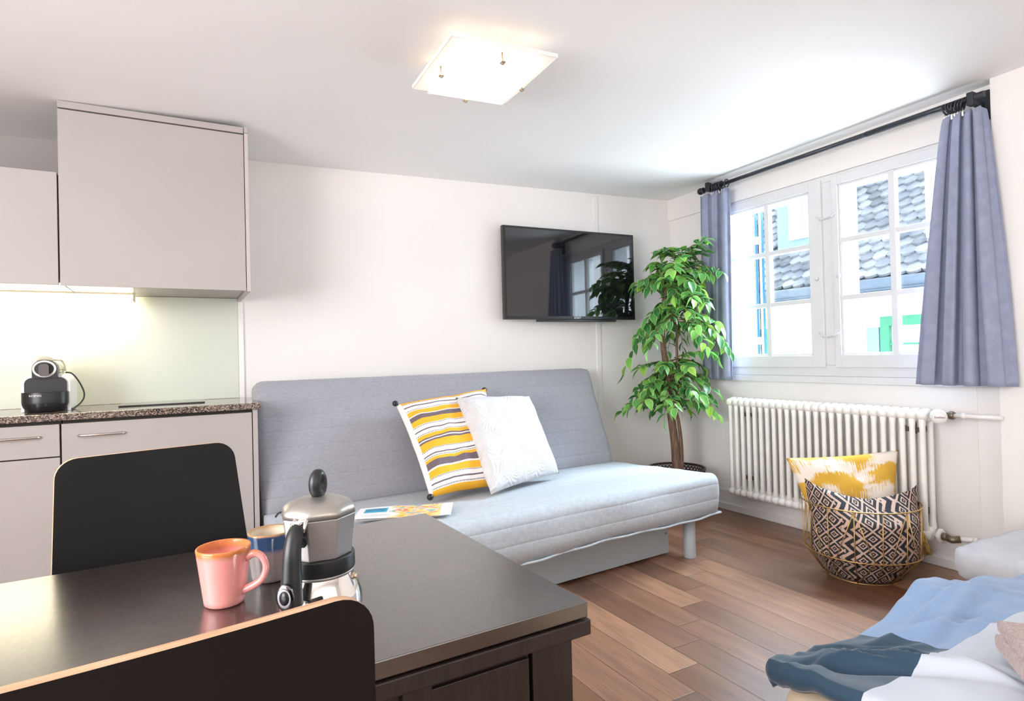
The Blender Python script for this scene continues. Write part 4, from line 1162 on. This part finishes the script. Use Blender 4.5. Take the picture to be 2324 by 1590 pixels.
# tiers: (height of origin, number, length range, upward bias, droop)
def tier(path_pt, num, l0, l1, upb, droop, centre=0.0, spread=PI*2, asym=None, nl=9):
    nl = 13; num = int(num*1.35)
    for i in range(num):
        a = centre + spread*(i+rnd.uniform(-0.3, 0.3))/num
        dl, dd_ = math.cos(a), math.sin(a)
        L_ = rnd.uniform(l0, l1)
        if asym: L_ *= asym(dl)
        if dd_ > 0.3: L_ *= 0.62
        d3 = lat*dl + dep*dd_*0.9 + Vector((0, 0, upb*rnd.uniform(0.6, 1.4)))
        spray(path_pt + Vector((0, 0, rnd.uniform(-0.06, 0.06))), d3, L_, droop*rnd.uniform(0.6, 1.4)*L_/0.3, nl)
tier(LP(0.02, -0.02, 1.70), 9, 0.14, 0.26, 0.5, 0.08, asym=lambda d: 1.15 if d > 0 else 0.95)
tier(LP(0.02, -0.02, 1.64), 11, 0.20, 0.33, 0.30, 0.14, asym=lambda d: 1.10 if d > 0 else 1.0)
tier(LP(0.00, -0.02, 1.58), 6, 0.18, 0.28, 0.10, 0.12)
tier(LP(0.03, -0.02, 1.42), 9, 0.20, 0.32, 0.30, 0.16, asym=lambda d: 1.1 if d > 0 else 0.9)
tier(LP(0.01, -0.02, 1.34), 12, 0.30, 0.42, 0.28, 0.30, asym=lambda d: 1.1 if d > 0 else 0.92)
tier(LP(-0.01, -0.02, 1.00), 8, 0.18, 0.28, 0.45, 0.12)
tier(LP(-0.03, -0.02, 0.90), 11, 0.28, 0.40, 0.35, 0.20, asym=lambda d: 1.05 if d < 0 else 0.95)
tier(LP(-0.03, -0.02, 0.78), 8, 0.28, 0.38, 0.35, 0.16)
obj('branches', tw, 'twig', pl); obj('foliage', lf, 'leaf', pl)

# ------------------------------------------------------------------ wire basket with cushions
BX, BY = 2.895, 1.765
wb = thing('wire_basket', 'round brass wire basket on the floor in front of the radiator', 'basket', (BX, BY, 0))
r0, r1, r2_, z1_, z2_ = 0.166, 0.250, 0.256, 0.125, 0.355
def ringp(r, z, n=48): return [(BX+r*math.cos(2*PI*k/n), BY+r*math.sin(2*PI*k/n), z) for k in range(n)]
for r_, z, nm in ((r0, 0.004, 'base_ring'), (r1, z1_, 'middle_ring'), (r2_, z2_, 'rim')):
    m = MB(); m.tube(ringp(r_, z), 0.0033, 8, closed=True); obj(nm, m, 'gold', wb)
NW = 14
def pc(r, a, z): return (BX+r*math.cos(a), BY+r*math.sin(a), z)
for k in range(NW):
    a = 2*PI*k/NW; st = 2*PI/NW
    m = MB()
    m.tube([pc(r0, a, 0.004), pc(r1, a, z1_), pc(r2_, a, z2_)], 0.0026, 6)
    if k % 2 == 0:
        m.tube([pc(r2_, a, z2_), pc(r1, a+st*0.72, z1_), pc(r0, a, 0.004)], 0.0024, 6)
        m.tube([pc(r2_, a, z2_), pc(r1, a-st*0.72, z1_), pc(r0, a, 0.004)], 0.0024, 6)
    obj('wire', m, 'gold', wb)
# diamond cushion stuffed in the basket (a round bulging sack shape)
dc = thing('diamond_cushion', 'black and beige diamond patterned cushion filling the wire basket', 'cushion', (BX, BY, 0.01))
m = MB(); bm = m.bm; uvl = bm.loops.layers.uv.verify()
vd = -dep  # towards the camera
def dfn(u, v):
    pu = 2*u-1
    a = pu*1.45  # wrap angle around the basket front
    # radius by height inside wire profile
    z = 0.012 + v*0.345
    rr_ = (r0 + (r1-r0)*min(1, z/z1_)) - 0.012 if z < z1_ else r1-0.004
    top = max(0, v-0.80)/0.20
    ear = abs(pu)**1.3
    zt = z + top*(0.020 + 0.085*ear*(1.15 if pu < 0 else 0.75)) - 0.0*top
    rad_ = rr_*(1-0.10*top)
    lx = math.sin(a)*rad_; dz = -math.cos(a)*rad_*(1-0.25*top)
    if top > 0: lx += top*ear*0.055*(1 if pu > 0 else -1); dz += 0.10*top*(1-ear)
    return Vector((BX, BY, 0)) + lat*lx + dep*dz + Vector((0, 0, zt))
def dbk(u, v):
    p = dfn(u, v); pu = 2*u-1
    a = pu*1.45; k = math.cos(a)*((math.sin(PI*min(1, v*1.0)))**0.5)
    return p + dep*(0.26*max(0, k)*(1-0.2*v))
duv = lambda u, v: (u, dfn(u, v).z/0.352)
m.grid(dfn, 44, 30, uvfn=duv); m.grid(dbk, 44, 30, uvfn=duv)
bmesh.ops.remove_doubles(bm, verts=bm.verts[:], dist=1e-4)
obj('cushion_cover', m, 'diamonds', dc)
q = lambda l, d, z: Vector((BX, BY, 0)) + lat*l + dep*d + Vector((0, 0, z))
t3, cs = pillow('mustard_cushion', 'mustard and white ikat cushion standing at the back of the wire basket', 'cushion',
       [q(-0.300, 0.12, 0.548), q(0.275, 0.12, 0.575), q(0.195, 0.04, 0.115), q(-0.175, 0.04, 0.115)], 0.10, 'ikat', seed=5, pinch=0.05, wr=0.005)
m = MB()
rr = random.Random(2)
b0 = q(0.268, -0.02, 0.225)
for k in range(70):
    e = b0 + lat*(0.03+rr.uniform(-0.025, 0.035)) + dep*rr.uniform(-0.02, 0.02) + Vector((0, 0, -0.125+rr.uniform(-0.02, 0.02)))
    mid_ = b0.lerp(e, 0.5) + lat*rr.uniform(-0.018, 0.018)
    m.tube([b0+lat*rr.uniform(-0.008, 0.008), mid_, e], 0.0022, 4)
m.sphere(b0, 0.012)
obj('tassel', m, 'tassel', t3)

# ------------------------------------------------------------------ dining table
tb = thing('dining_table', 'black-brown wooden gateleg dining table in the foreground', 'table', (0.50, 0.75, 0), R(1.8))
def tp_(name, m, mat='table_body'): return obj(name, m, mat, tb, local=True)
# local origin at near right corner of the top
m = MB(); m.box(-1.30, 0.030, -0.008, 0.618, 0.7065, 0.730, 0.0015); tp_('tabletop', m, 'table')
m = MB(); m.box(-0.335, 0.033, -0.011, 0.620, 0.681, 0.7035, 0.0015); tp_('folded_leaf', m)
m = MB(); m.box(-0.330, 0.0, 0.012, 0.61, 0.7025, 0.7075); tp_('leaf_gap_strip', m, 'dark_gap')
# body: posts, drawer fronts, back
for x0, x1 in ((-0.062, 0.008), (-0.318, -0.250)):
    for y0, y1 in ((0.004, 0.06), (0.55, 0.606)):
        m = MB(); m.box(x0, x1, y0, y1, 0.0, 0.681, 0.0015); tp_('leg', m)
m = MB(); m.box(-0.250, -0.066, 0.010, 0.600, 0.06, 0.676); tp_('body', m)
for z0, z1 in ((0.52, 0.668), (0.36, 0.51), (0.20, 0.35)):
    m = MB(); m.box(-0.244, -0.069, 0.003, 0.012, z0, z1, 0.001); dr = tp_('drawer', m)
m = MB(); m.box(-0.262, -0.222, -0.006, 0.004, 0.652, 0.681, 0.001); tp_('pull_block', m)
m = MB(); m.box(-0.064, 0.006, 0.06, 0.55, 0.06, 0.676); tp_('side_panel', m)
for y in (0.07, 0.53):
    m = MB(); m.box(-1.20, -1.155, y, y+0.04, 0, 0.7065, 0.002); tp_('leg', m)
m = MB(); m.box(-1.19, -0.32, 0.085, 0.105, 0.62, 0.69); m.box(-1.19, -0.32, 0.085, 0.105, 0.08, 0.12); tp_('gate_rail', m)

# ------------------------------------------------------------------ chairs
def chair(label, loc, rz, ztop, tilt=0.10):
    t = thing('dining_chair', label, 'chair', loc, rz, None)
    # local: backrest at y=0 plane near top, faces -y (sitter looks to -y)
    def cp(name, m, mats): return obj(name, m, mats, t, local=True)
    zb = 0.44
    hw_t, hw_b, r_ = 0.174, 0.200, 0.040
    pts = []
    for (cx, cz, a0) in ((hw_t-r_, ztop-r_, 0), (-hw_t+r_, ztop-r_, 90)):
        for i in range(8):
            a = R(a0+84*i/7+(3 if a0 == 0 else 3)); pts.append((cx+r_*math.cos(a), cz+r_*math.sin(a)))
    pts = pts + [(-hw_b, zb), (hw_b, zb)]
    m = MB(); th = 0.012
    bm = m.bm
    # build as strips so the panel can curve
    n = len(pts)
    def place(x, z, d):
        k = (z-zb)/(ztop-zb)
        y = -0.05 + tilt*k + 0.010*(1-(x/hw_b)**2) + d
        return (x, y, z)
    v0 = [bm.verts.new(place(x, z, 0)) for x, z in pts]; v1 = [bm.verts.new(place(x, z, th)) for x, z in pts]
    # faces by horizontal slices
    def slab_faces(sgn, d):
        nxs = 16; nzs = 14
        V_ = []
        for j in range(nzs+1):
            z = zb + (ztop-zb)*j/nzs
            if z <= ztop-r_: hw = hw_b + (hw_t-hw_b)*(z-zb)/(ztop-r_-zb)
            else:
                dz = z-(ztop-r_); hw = hw_t - r_ + math.sqrt(max(0, r_*r_-dz*dz))
            V_.append([bm.verts.new(place(-hw+2*hw*i/nxs, z, d)) for i in range(nxs+1)])
        for j in range(nzs):
            for i in range(nxs):
                f = bm.faces.new((V_[j][i], V_[j][i+1], V_[j+1][i+1], V_[j+1][i])); f.smooth = True; f.material_index = 0
        return V_
    for v in v0+v1: bm.verts.remove(v)
    def rows():
        zs_ = [zb + (ztop-r_-zb)*j/8 for j in range(9)] + [ztop-r_+r_*math.sin(R(90*k/8)) for k in range(1, 9)]
        out = []
        for z in zs_:
            if z <= ztop-r_: hw = hw_b + (hw_t-hw_b)*(z-zb)/(ztop-r_-zb)
            else: hw = hw_t - r_ + math.sqrt(max(0, r_*r_-(z-ztop+r_)**2))
            out.append((z, hw))
        return out
    rw = rows(); nxs = 16; A = []; B = []
    for z, hw in rw:
        A.append([bm.verts.new(place(-hw+2*hw*i/nxs, z, 0)) for i in range(nxs+1)])
        B.append([bm.verts.new(place(-hw+2*hw*i/nxs, z, th)) for i in range(nxs+1)])
    for G in (A, B):
        for j in range(len(rw)-1):
            for i in range(nxs):
                f = bm.faces.new((G[j][i], G[j][i+1], G[j+1][i+1], G[j+1][i])); f.smooth = True
    loop = [(j, 0) for j in range(len(rw))] + [(len(rw)-1, i) for i in range(1, nxs+1)] + [(j, nxs) for j in range(len(rw)-2, -1, -1)] + [(0, i) for i in range(nxs-1, 0, -1)]
    for k in range(len(loop)):
        a, b_ = loop[k], loop[(k+1) % len(loop)]
        f = bm.faces.new((A[a[0]][a[1]], A[b_[0]][b_[1]], B[b_[0]][b_[1]], B[a[0]][a[1]])); f.material_index = 1; f.smooth = True
    bk = cp('backrest', m, ['laminate', 'beech'])
    es = bk.modifiers.new('split', 'EDGE_SPLIT'); es.split_angle = R(50)
    m = MB(); vv = m.prism(rrect(-0.195, 0.195, -0.43, -0.035, 0.05), zb-0.006, zb+0.006, 'z', 0, 1); cp('seat', m, ['laminate', 'beech'])
    m = MB(); m.box(-0.012, 0.0, -0.05, -0.02, zb, zb+0.03); m.bm.free(); m = MB()
    m.box(-0.16, 0.16, -0.06, -0.03, zb-0.02, zb-0.006); m.box(-0.16, 0.16, -0.40, -0.38, zb-0.02, zb-0.006); m.box(-0.16, -0.14, -0.40, -0.04, zb-0.02, zb-0.006); m.box(0.14, 0.16, -0.40, -0.04, zb-0.02, zb-0.006)
    cp('seat_frame', m, 'steel')
    for sx in (-1, 1):
        for (ya, yb) in ((-0.38, -0.42), (-0.05, 0.02)):
            m = MB(); m.tube([(sx*0.15, ya, zb-0.012), (sx*0.175, yb, 0.0)], 0.0085, 10); cp('leg', m, 'steel')
    return t
chair('black plywood chair on the kitchen side of the table', (-0.044, 1.512, 0), R(15), 0.912, tilt=0.09)
chair('black plywood chair nearest the camera with pale wood edge', (-0.018, 0.560, 0), R(188), 0.885, tilt=0.06)

# ------------------------------------------------------------------ mugs
def mug(name, label, loc, rb, rt_, h, mat, mat_in, handle_dir, curve=0.0):
    t = thing(name, label, 'mug', loc)
    m = MB()
    prof = [(0.001, 0.0), (rb-0.004, 0.0), (rb, 0.003)]
    for i in range(1, 13):
        k = i/12; prof.append((rb+(rt_-rb)*k+curve*math.sin(PI*k), 0.003+(h-0.005)*k))
    prof += [(rt_-0.0012, h), (rt_-0.0032, h-0.001)]
    m.lathe(prof, seg=48); 
    # drop the top cap
    m.bm.faces.ensure_lookup_table()
    top = [f for f in m.bm.faces if len(f.verts) > 10 and all(abs(v.co.z-(h-0.001)) < 1e-6 for v in f.verts)]
    bmesh.ops.delete(m.bm, geom=top, context='FACES_ONLY')
    obj('body', m, mat, t, local=True)
    m = MB(); ip = [(rt_-0.0032, h-0.001)]
    for i in range(1, 11):
        k = 1-i/10; ip.append((rb+(rt_-rb)*k-0.0038, 0.006+(h-0.008)*k))
    ip.append((0.001, 0.0055)); m.lathe(ip, seg=48)
    top = [f for f in m.bm.faces if len(f.verts) > 10 and all(abs(v.co.z-(h-0.001)) < 1e-6 for v in f.verts)]
    bmesh.ops.delete(m.bm, geom=top, context='FACES_ONLY')
    obj('inside', m, mat_in, t, local=True)
    if handle_dir is not None:
        hd_ = Vector(handle_dir).normalized(); zz = Vector((0, 0, 1))
        pts = [hd_*(rt_-0.0035)+zz*(h*0.80), hd_*(rt_+0.008)+zz*(h*0.86), hd_*(rt_+0.020)+zz*(h*0.80), hd_*(rt_+0.026)+zz*(h*0.62), hd_*(rt_+0.020)+zz*(h*0.42), hd_*(rt_+0.006)+zz*(h*0.30), hd_*(rb+(rt_-rb)*0.22-0.003)+zz*(h*0.22)]
        pp = smooth_path(pts, 5)
        m = MB(); m.tube(pp, 0.005, 12, radii=[0.0068-0.0018*math.sin(PI*i/(len(pp)-1)) for i in range(len(pp))]); obj('handle', m, mat, t, local=True)
    return t
mug('coffee_mug', 'pink mug with brown rim standing on the dark table', (0.056, 1.037, 0.7302), 0.0290, 0.0395, 0.088, 'pink', 'pink_in', (0.86, -0.50, 0))
mug('coffee_mug', 'blue and grey glazed mug behind the moka pot', (0.133, 1.112, 0.7302), 0.0310, 0.0370, 0.082, 'blueg', 'blueg_in', (0.90, -0.44, 0), curve=0.001)

# ------------------------------------------------------------------ moka pot
MX, MY, MZ = 0.179, 0.931, 0.7302
mk = thing('moka_pot', 'octagonal grey moka pot with polished base on the table', 'moka pot', (MX, MY, MZ))
def mp(name, m, mat): return obj(name, m, mat, mk, local=True)
m = MB(); m.lathe([(0.001, 0.0), (0.058, 0.0), (0.0605, 0.004), (0.0612, 0.014), (0.0598, 0.026), (0.0560, 0.040), (0.0505, 0.052), (0.0480, 0.058), (0.046, 0.062)], seg=56); mp('boiler', m, 'chrome')
m = MB(); m.lathe([(0.046, 0.060), (0.0500, 0.0615), (0.0512, 0.064), (0.0508, 0.083), (0.0495, 0.0845), (0.040, 0.0845)], seg=56); smoothen(mp('collar', m, 'rubber'), 30)
m = MB(); m.lathe([(0.040, 0.0575), (0.0495, 0.0575), (0.0500, 0.0615), (0.040, 0.0615)], seg=56); mp('gasket_ring', m, 'alu')
ph = 0.38
m = MB(); m.lathe([(0.0465, 0.084), (0.0475, 0.086), (0.0545, 0.142), (0.0545, 0.1435)], seg=8, smooth=False, phase=ph); o = mp('upper_chamber', m, 'alu'); bevmod(o, 0.0015)
m = MB()
# lid: octagon to round dome
seg = 48; rings_ = []
for i in range(9):
    k = i/8; r_ = 0.0555*math.cos(k*PI/2*0.97); z = 0.1440+0.004*(1 if i else 0)+0.021*math.sin(k*PI/2)
    rg = []
    for q_ in range(seg):
        a = 2*PI*q_/seg; aa = ((a-2*PI*ph/8) % (PI/4))-PI/8
        oc = math.cos(PI/8)/math.cos(aa); mixk = max(0, 1-k*1.6); rr_ = r_*(oc*mixk+(1-mixk)*0.96)
        rg.append(m.bm.verts.new((rr_*math.cos(a), rr_*math.sin(a), z)))
    rings_.append(rg)
for i in range(8):
    for q_ in range(seg):
        f = m.bm.faces.new((rings_[i][q_], rings_[i][(q_+1) % seg], rings_[i+1][(q_+1) % seg], rings_[i+1][q_])); f.smooth = True
m.bm.faces.new(rings_[-1]); m.bm.faces.new(list(reversed(rings_[0])))
mp('lid', m, 'alu_lid')
# knob: upright oval ring with dished hollow
m = MB(); kd = Vector((0.45, 0.89, 0)).normalized(); kn = Vector((0.72, -0.69, 0)).normalized()
kd = Vector((-kn.y, kn.x, 0))
ring_pts = [kd*0.0085*math.cos(2*PI*k/28) + Vector((0, 0, 0.1865+0.0135*math.sin(2*PI*k/28))) for k in range(28)]
m.tube(ring_pts, 0.0088, 14, closed=True); m.lathe([(0.008, 0.163), (0.007, 0.168), (0.006, 0.172)], seg=16)
mp('lid_knob', m, 'rubber')
# handle towards the camera-left
hd_ = Vector((-0.62, -0.78, 0)).normalized(); sd_ = Vector((-hd_.y, hd_.x, 0))
def hp(o_, z, s=0): return hd_*o_ + sd_*s + Vector((0, 0, z))
pts = smooth_path([hp(0.050, 0.128), hp(0.060, 0.136), hp(0.070, 0.128), hp(0.077, 0.108), hp(0.079, 0.085), hp(0.080, 0.062), hp(0.081, 0.046), hp(0.081, 0.038)], 5)
m = MB(); n_ = len(pts); m.tube(pts, 0.009, 14, radii=[0.0082+0.0078*(i/(n_-1))**0.8 - (0.006 if i == n_-1 else 0) for i in range(n_)])
m.tube([hp(0.046, 0.112), hp(0.060, 0.118), hp(0.070, 0.122)], 0.0065, 10)
mp('handle', m, 'rubber')
e1 = hp(0.0945, 0.055); cam_dir = (Vector((0, 0, 1.1-MZ)) - Vector((MX, MY, 0)) - Vector((e1.x, e1.y, e1.z))).normalized()
fm = frame_matrix(e1, sd_, (0, 0, 1))
m = MB(); m.lathe([(0.001, 0.0), (0.0105, 0.0), (0.0115, 0.002), (0.0108, 0.0036), (0.0076, 0.0044), (0.001, 0.0042)], seg=28)
bmesh.ops.transform(m.bm, matrix=fm @ Matrix.Scale(1.15, 4, (1, 0, 0)) @ Matrix.Scale(1.6, 4, (0, 1, 0)), verts=m.bm.verts[:]); mp('handle_disc', m, 'dark_chrome')
m = MB(); m.lathe([(0.001, 0.0), (0.0070, 0.0), (0.0070, 0.0050), (0.001, 0.0050)], seg=20)
bmesh.ops.transform(m.bm, matrix=fm @ Matrix.Scale(1.35, 4, (0, 1, 0)), verts=m.bm.verts[:]); mp('handle_hole', m, 'black')
# hinge
m = MB()
for s_ in (-0.009, 0.009):
    m.tube([hp(0.042, 0.150, s_), hp(0.056, 0.143, s_), hp(0.064, 0.132, s_)], 0.0032, 8)
m.box(-0.008, 0.008, -0.006, 0.006, -0.006, 0.006, 0.001, M4=Matrix.Translation(hp(0.058, 0.140)) @ Matrix.Rotation(math.atan2(hd_.y, hd_.x), 4, 'Z')); mp('hinge', m, 'chrome')
# safety valve on the right
vdv = Vector((0.84, -0.54, 0)).normalized()
fm = frame_matrix(vdv*0.0495+Vector((0, 0, 0.050)), Vector((-vdv.y, vdv.x, 0)), (0, 0, 1))
m = MB(); m.lathe([(0.0075, -0.004), (0.0075, 0.003), (0.004, 0.0035), (0.004, 0.007), (0.002, 0.0075)], seg=6, smooth=False)
bmesh.ops.transform(m.bm, matrix=fm, verts=m.bm.verts[:]); mp('safety_valve', m, 'brass_pin')

# ------------------------------------------------------------------ beds
bd = thing('bed', 'low bed with beige sheet under the blue duvet', 'bed', (1.6, 0.0, 0))
m = MB(); m.box(1.075, 2.12, -1.1, 0.848, 0.20, 0.412, 0.05); smoothen(obj('mattress', m, 'beige_sheet', bd), 60)
m = MB(); m.box(1.20, 2.05, -1.05, 0.70, 0.10, 0.20, 0.004); obj('bed_base', m, 'table', bd)
for x in (1.24, 1.98):
    for y in (-1.0, 0.63):
        m = MB(); m.box(x, x+0.05, y, y+0.05, 0, 0.10); obj('leg', m, 'table', bd)
b3 = thing('daybed', 'low bed with pale grey fitted sheet near the radiator pipe', 'bed', (2.8, 0.2, 0))
m = MB(); bm = m.bm
def g2(u, v):
    x = 2.40+0.79*u; y = 1.140 - 2.0*v
    e = min(u*0.79, v*2.0, 0.05); k = math.sqrt(max(0, 1-((0.05-e)/0.05)**2))
    ex, ey = u*0.79, v*2.0
    if ex < 0.05 and ey < 0.05:
        d = math.hypot(0.05-ex, 0.05-ey)
        if d > 0.05: kk = (d-0.05)/d; x += (0.05-ex)*kk; y -= (0.05-ey)*kk
    return (x, y-0.04*u*(1 if v < 0.5 else 0)*(1-v*2 if v < 0.5 else 0), 0.372+0.010*k + 0.010*noise.noise(Vector((x*6, y*5, 0))) + 0.004*noise.noise(Vector((x*20, y*9, 3))))
V = m.grid(g2, 30, 60)
nu, nv = 30, 60
border = [V[i][0] for i in range(nu+1)] + [V[nu][j] for j in range(1, nv+1)] + [V[i][nv] for i in range(nu-1, -1, -1)] + [V[0][j] for j in range(nv-1, 0, -1)]
prev = border
for dz, ins in ((-0.02, 0.006), (-0.055, 0.006), (-0.088, -0.006), (-0.10, -0.03)):
    new = []
    for b_ in border:
        c = Vector((2.8, 0.14, b_.co.z)); d_ = (b_.co-c); d_.z = 0
        sx = 1 if b_.co.x > 3.18 else (-1 if b_.co.x < 2.41 else 0); sy = 1 if b_.co.y > 1.08 else (-1 if b_.co.y < -0.85 else 0)
        new.append(bm.verts.new((b_.co.x+sx*ins, b_.co.y+sy*ins, b_.co.z+dz)))
    for i in range(len(border)):
        f = bm.faces.new((prev[i], prev[(i+1) % len(prev)], new[(i+1) % len(new)], new[i])); f.smooth = True
    prev = new
bm.faces.new(prev)
obj('mattress', m, 'sheet_grey', b3)
m = MB(); m.box(2.62, 3.18, -0.8, 0.90, 0.18, 0.288, 0.004); obj('bed_base', m, 'table', b3)
for x in (2.66, 3.1):
    for y in (-0.75, 0.80):
        m = MB(); m.box(x, x+0.05, y, y+0.05, 0, 0.18); obj('leg', m, 'table', b3)

# duvet
dv = MB(); bm = dv.bm
keys = [(1.02, 0.474), (1.055, 0.477), (1.134, 0.459), (1.183, 0.457), (1.316, 0.449), (1.419, 0.462), (1.524, 0.492), (1.604, 0.517), (1.665, 0.510), (1.75, 0.492), (1.85, 0.474), (2.15, 0.42), (2.4, 0.42)]
def zk(x):
    for (a, za), (b_, zb_) in zip(keys, keys[1:]):
        if a <= x <= b_:
            t_ = (x-a)/(b_-a); t_ = t_*t_*(3-2*t_); return za+(zb_-za)*t_
    return keys[0][1] if x < keys[0][0] else keys[-1][1]
def fold(x, y, x0, y0, ang, w, h, ln):
    c, s_ = math.cos(ang), math.sin(ang); dx, dy = x-x0, y-y0
    a = dx*c+dy*s_; b_ = -dx*s_+dy*c
    return h*math.exp(-(b_/w)**2)*math.exp(-(a/ln)**2)
def hz(x, y):
    far = zk(x); k = min(1, max(0, (0.83-y)/0.25)); base = far*(1-k) + 0.497*k
    z = base
    z += fold(x, y, 1.55, 0.72, R(8), 0.022, 0.016, 0.22) - fold(x, y, 1.53, 0.695, R(8), 0.016, 0.012, 0.2)
    z += fold(x, y, 1.42, 0.70, R(-30), 0.03, 0.014, 0.15)
    z += fold(x, y, 1.18, 0.72, R(-55), 0.018, 0.014, 0.14) - fold(x, y, 1.155, 0.69, R(-55), 0.014, 0.014, 0.16)
    z += fold(x, y, 1.24, 0.70, R(-48), 0.02, 0.012, 0.12)
    z += fold(x, y, 1.10, 0.76, R(20), 0.018, 0.010, 0.08)
    z += fold(x, y, 1.30, 0.56, R(-60), 0.03, 0.010, 0.2)
    for (x0, y0, an, w, h, ln) in creases:
        c, s_ = math.cos(an), math.sin(an); dx, dy = x-x0, y-y0
        a = dx*c+dy*s_; b_ = -dx*s_+dy*c + 0.03*math.sin(a*6)
        z += h*math.exp(-abs(b_)/w)*math.exp(-(a/ln)**2) - 0.6*h*math.exp(-abs(b_-1.6*w)/w)*math.exp(-(a/ln)**2)
    z += 0.012*noise.noise(Vector((x*5, y*6, 0.5))) + 0.004*noise.noise(Vector((x*16, y*14, 1.5)))
    return z
creases = [(1.60, 0.760, R(6), 0.012, 0.014, 0.20), (1.46, 0.705, R(-12), 0.010, 0.012, 0.16), (1.72, 0.70, R(-25), 0.012, 0.012, 0.15),
           (1.17, 0.745, R(-62), 0.008, 0.012, 0.10), (1.21, 0.70, R(-58), 0.009, 0.014, 0.16), (1.25, 0.77, R(-40), 0.008, 0.010, 0.10),
           (1.10, 0.775, R(-10), 0.008, 0.008, 0.08), (1.27, 0.60, R(-70), 0.012, 0.010, 0.16), (1.55, 0.60, R(-30), 0.012, 0.009, 0.22)]
nx_, ny_ = 170, 140
def dfn2(u, v):
    x = 1.045+1.10*u; y = 0.832-1.0*v
    y += 0.018*noise.noise(Vector((x*4, 0, 5)))*(1-v)
    return (x, y, hz(x, y))
V = dv.grid(dfn2, nx_, ny_)
# hanging left side and far side
def skirt(border, outdir, depth, wob_):
    prev = border
    for s_ in range(1, 7):
        k = s_/6; new = []
        for i, b_ in enumerate(border):
            o_ = Vector(outdir)*(0.012*math.sin(PI*k*0.9)+0.004*math.sin(i*0.35)*k) - Vector(outdir)*0.012*k*k
            dz = depth(i/(len(border)-1))*k
            new.append(bm.verts.new(Vector(b_.co)+o_+Vector((0, 0, -dz))))
        for i in range(len(border)-1):
            f = bm.faces.new((prev[i], prev[i+1], new[i+1], new[i])); f.smooth = True
        prev = new
    return prev
skirt([V[0][j] for j in range(ny_+1)], (-1, 0, 0), lambda t_: 0.036 + 0.016*math.cos(9*t_), 0)
skirt([V[i][0] for i in range(nx_+1)], (0, 1, 0), lambda t_: 0.055+0.02*math.sin(5*t_), 0)
o = obj('duvet', dv, 'duvet')
sol = o.modifiers.new('thick', 'SOLIDIFY'); sol.thickness = 0.012; sol.offset = -1
tag(o, 'blue, teal and white colour-block duvet crumpled on the low bed', 'duvet')

# towels
def towel(lab, z, dx, th, sx=0.36):
    t = MB(); L_, W_ = sx, 0.24
    pr = rrect(0, W_, 0, th, th*0.48, 6)
    n_ = len(pr); rings_ = []
    for i in range(31):
        x = L_*i/30
        rings_.append([t.bm.verts.new((x+0.004*noise.noise(Vector((y*9, z_*9, z))), y+0.003*noise.noise(Vector((x*14, z_*20, z))), z_+0.003*noise.noise(Vector((x*11, y*11, z))))) for y, z_ in pr])
    for i in range(30):
        for j in range(n_):
            f = t.bm.faces.new((rings_[i][j], rings_[i][(j+1) % n_], rings_[i+1][(j+1) % n_], rings_[i+1][j])); f.smooth = True
    t.bm.faces.new(rings_[0]); t.bm.faces.new(list(reversed(rings_[-1])))
    bmesh.ops.transform(t.bm, matrix=Matrix.Translation((1.366+dx, 0.578, z)) @ Matrix.Rotation(R(-50), 4, 'Z') @ Matrix.Translation((0, -0.24, 0)), verts=t.bm.verts[:])
    return tag(obj('folded_towel', t, 'towel'), lab, 'towel', 'folded towels on the duvet')
towel('taupe terry towel, bottom one of the folded stack on the duvet', 0.517, 0.0, 0.028)
towel('taupe terry towel, top one of the folded stack on the duvet', 0.5455, 0.010, 0.022)
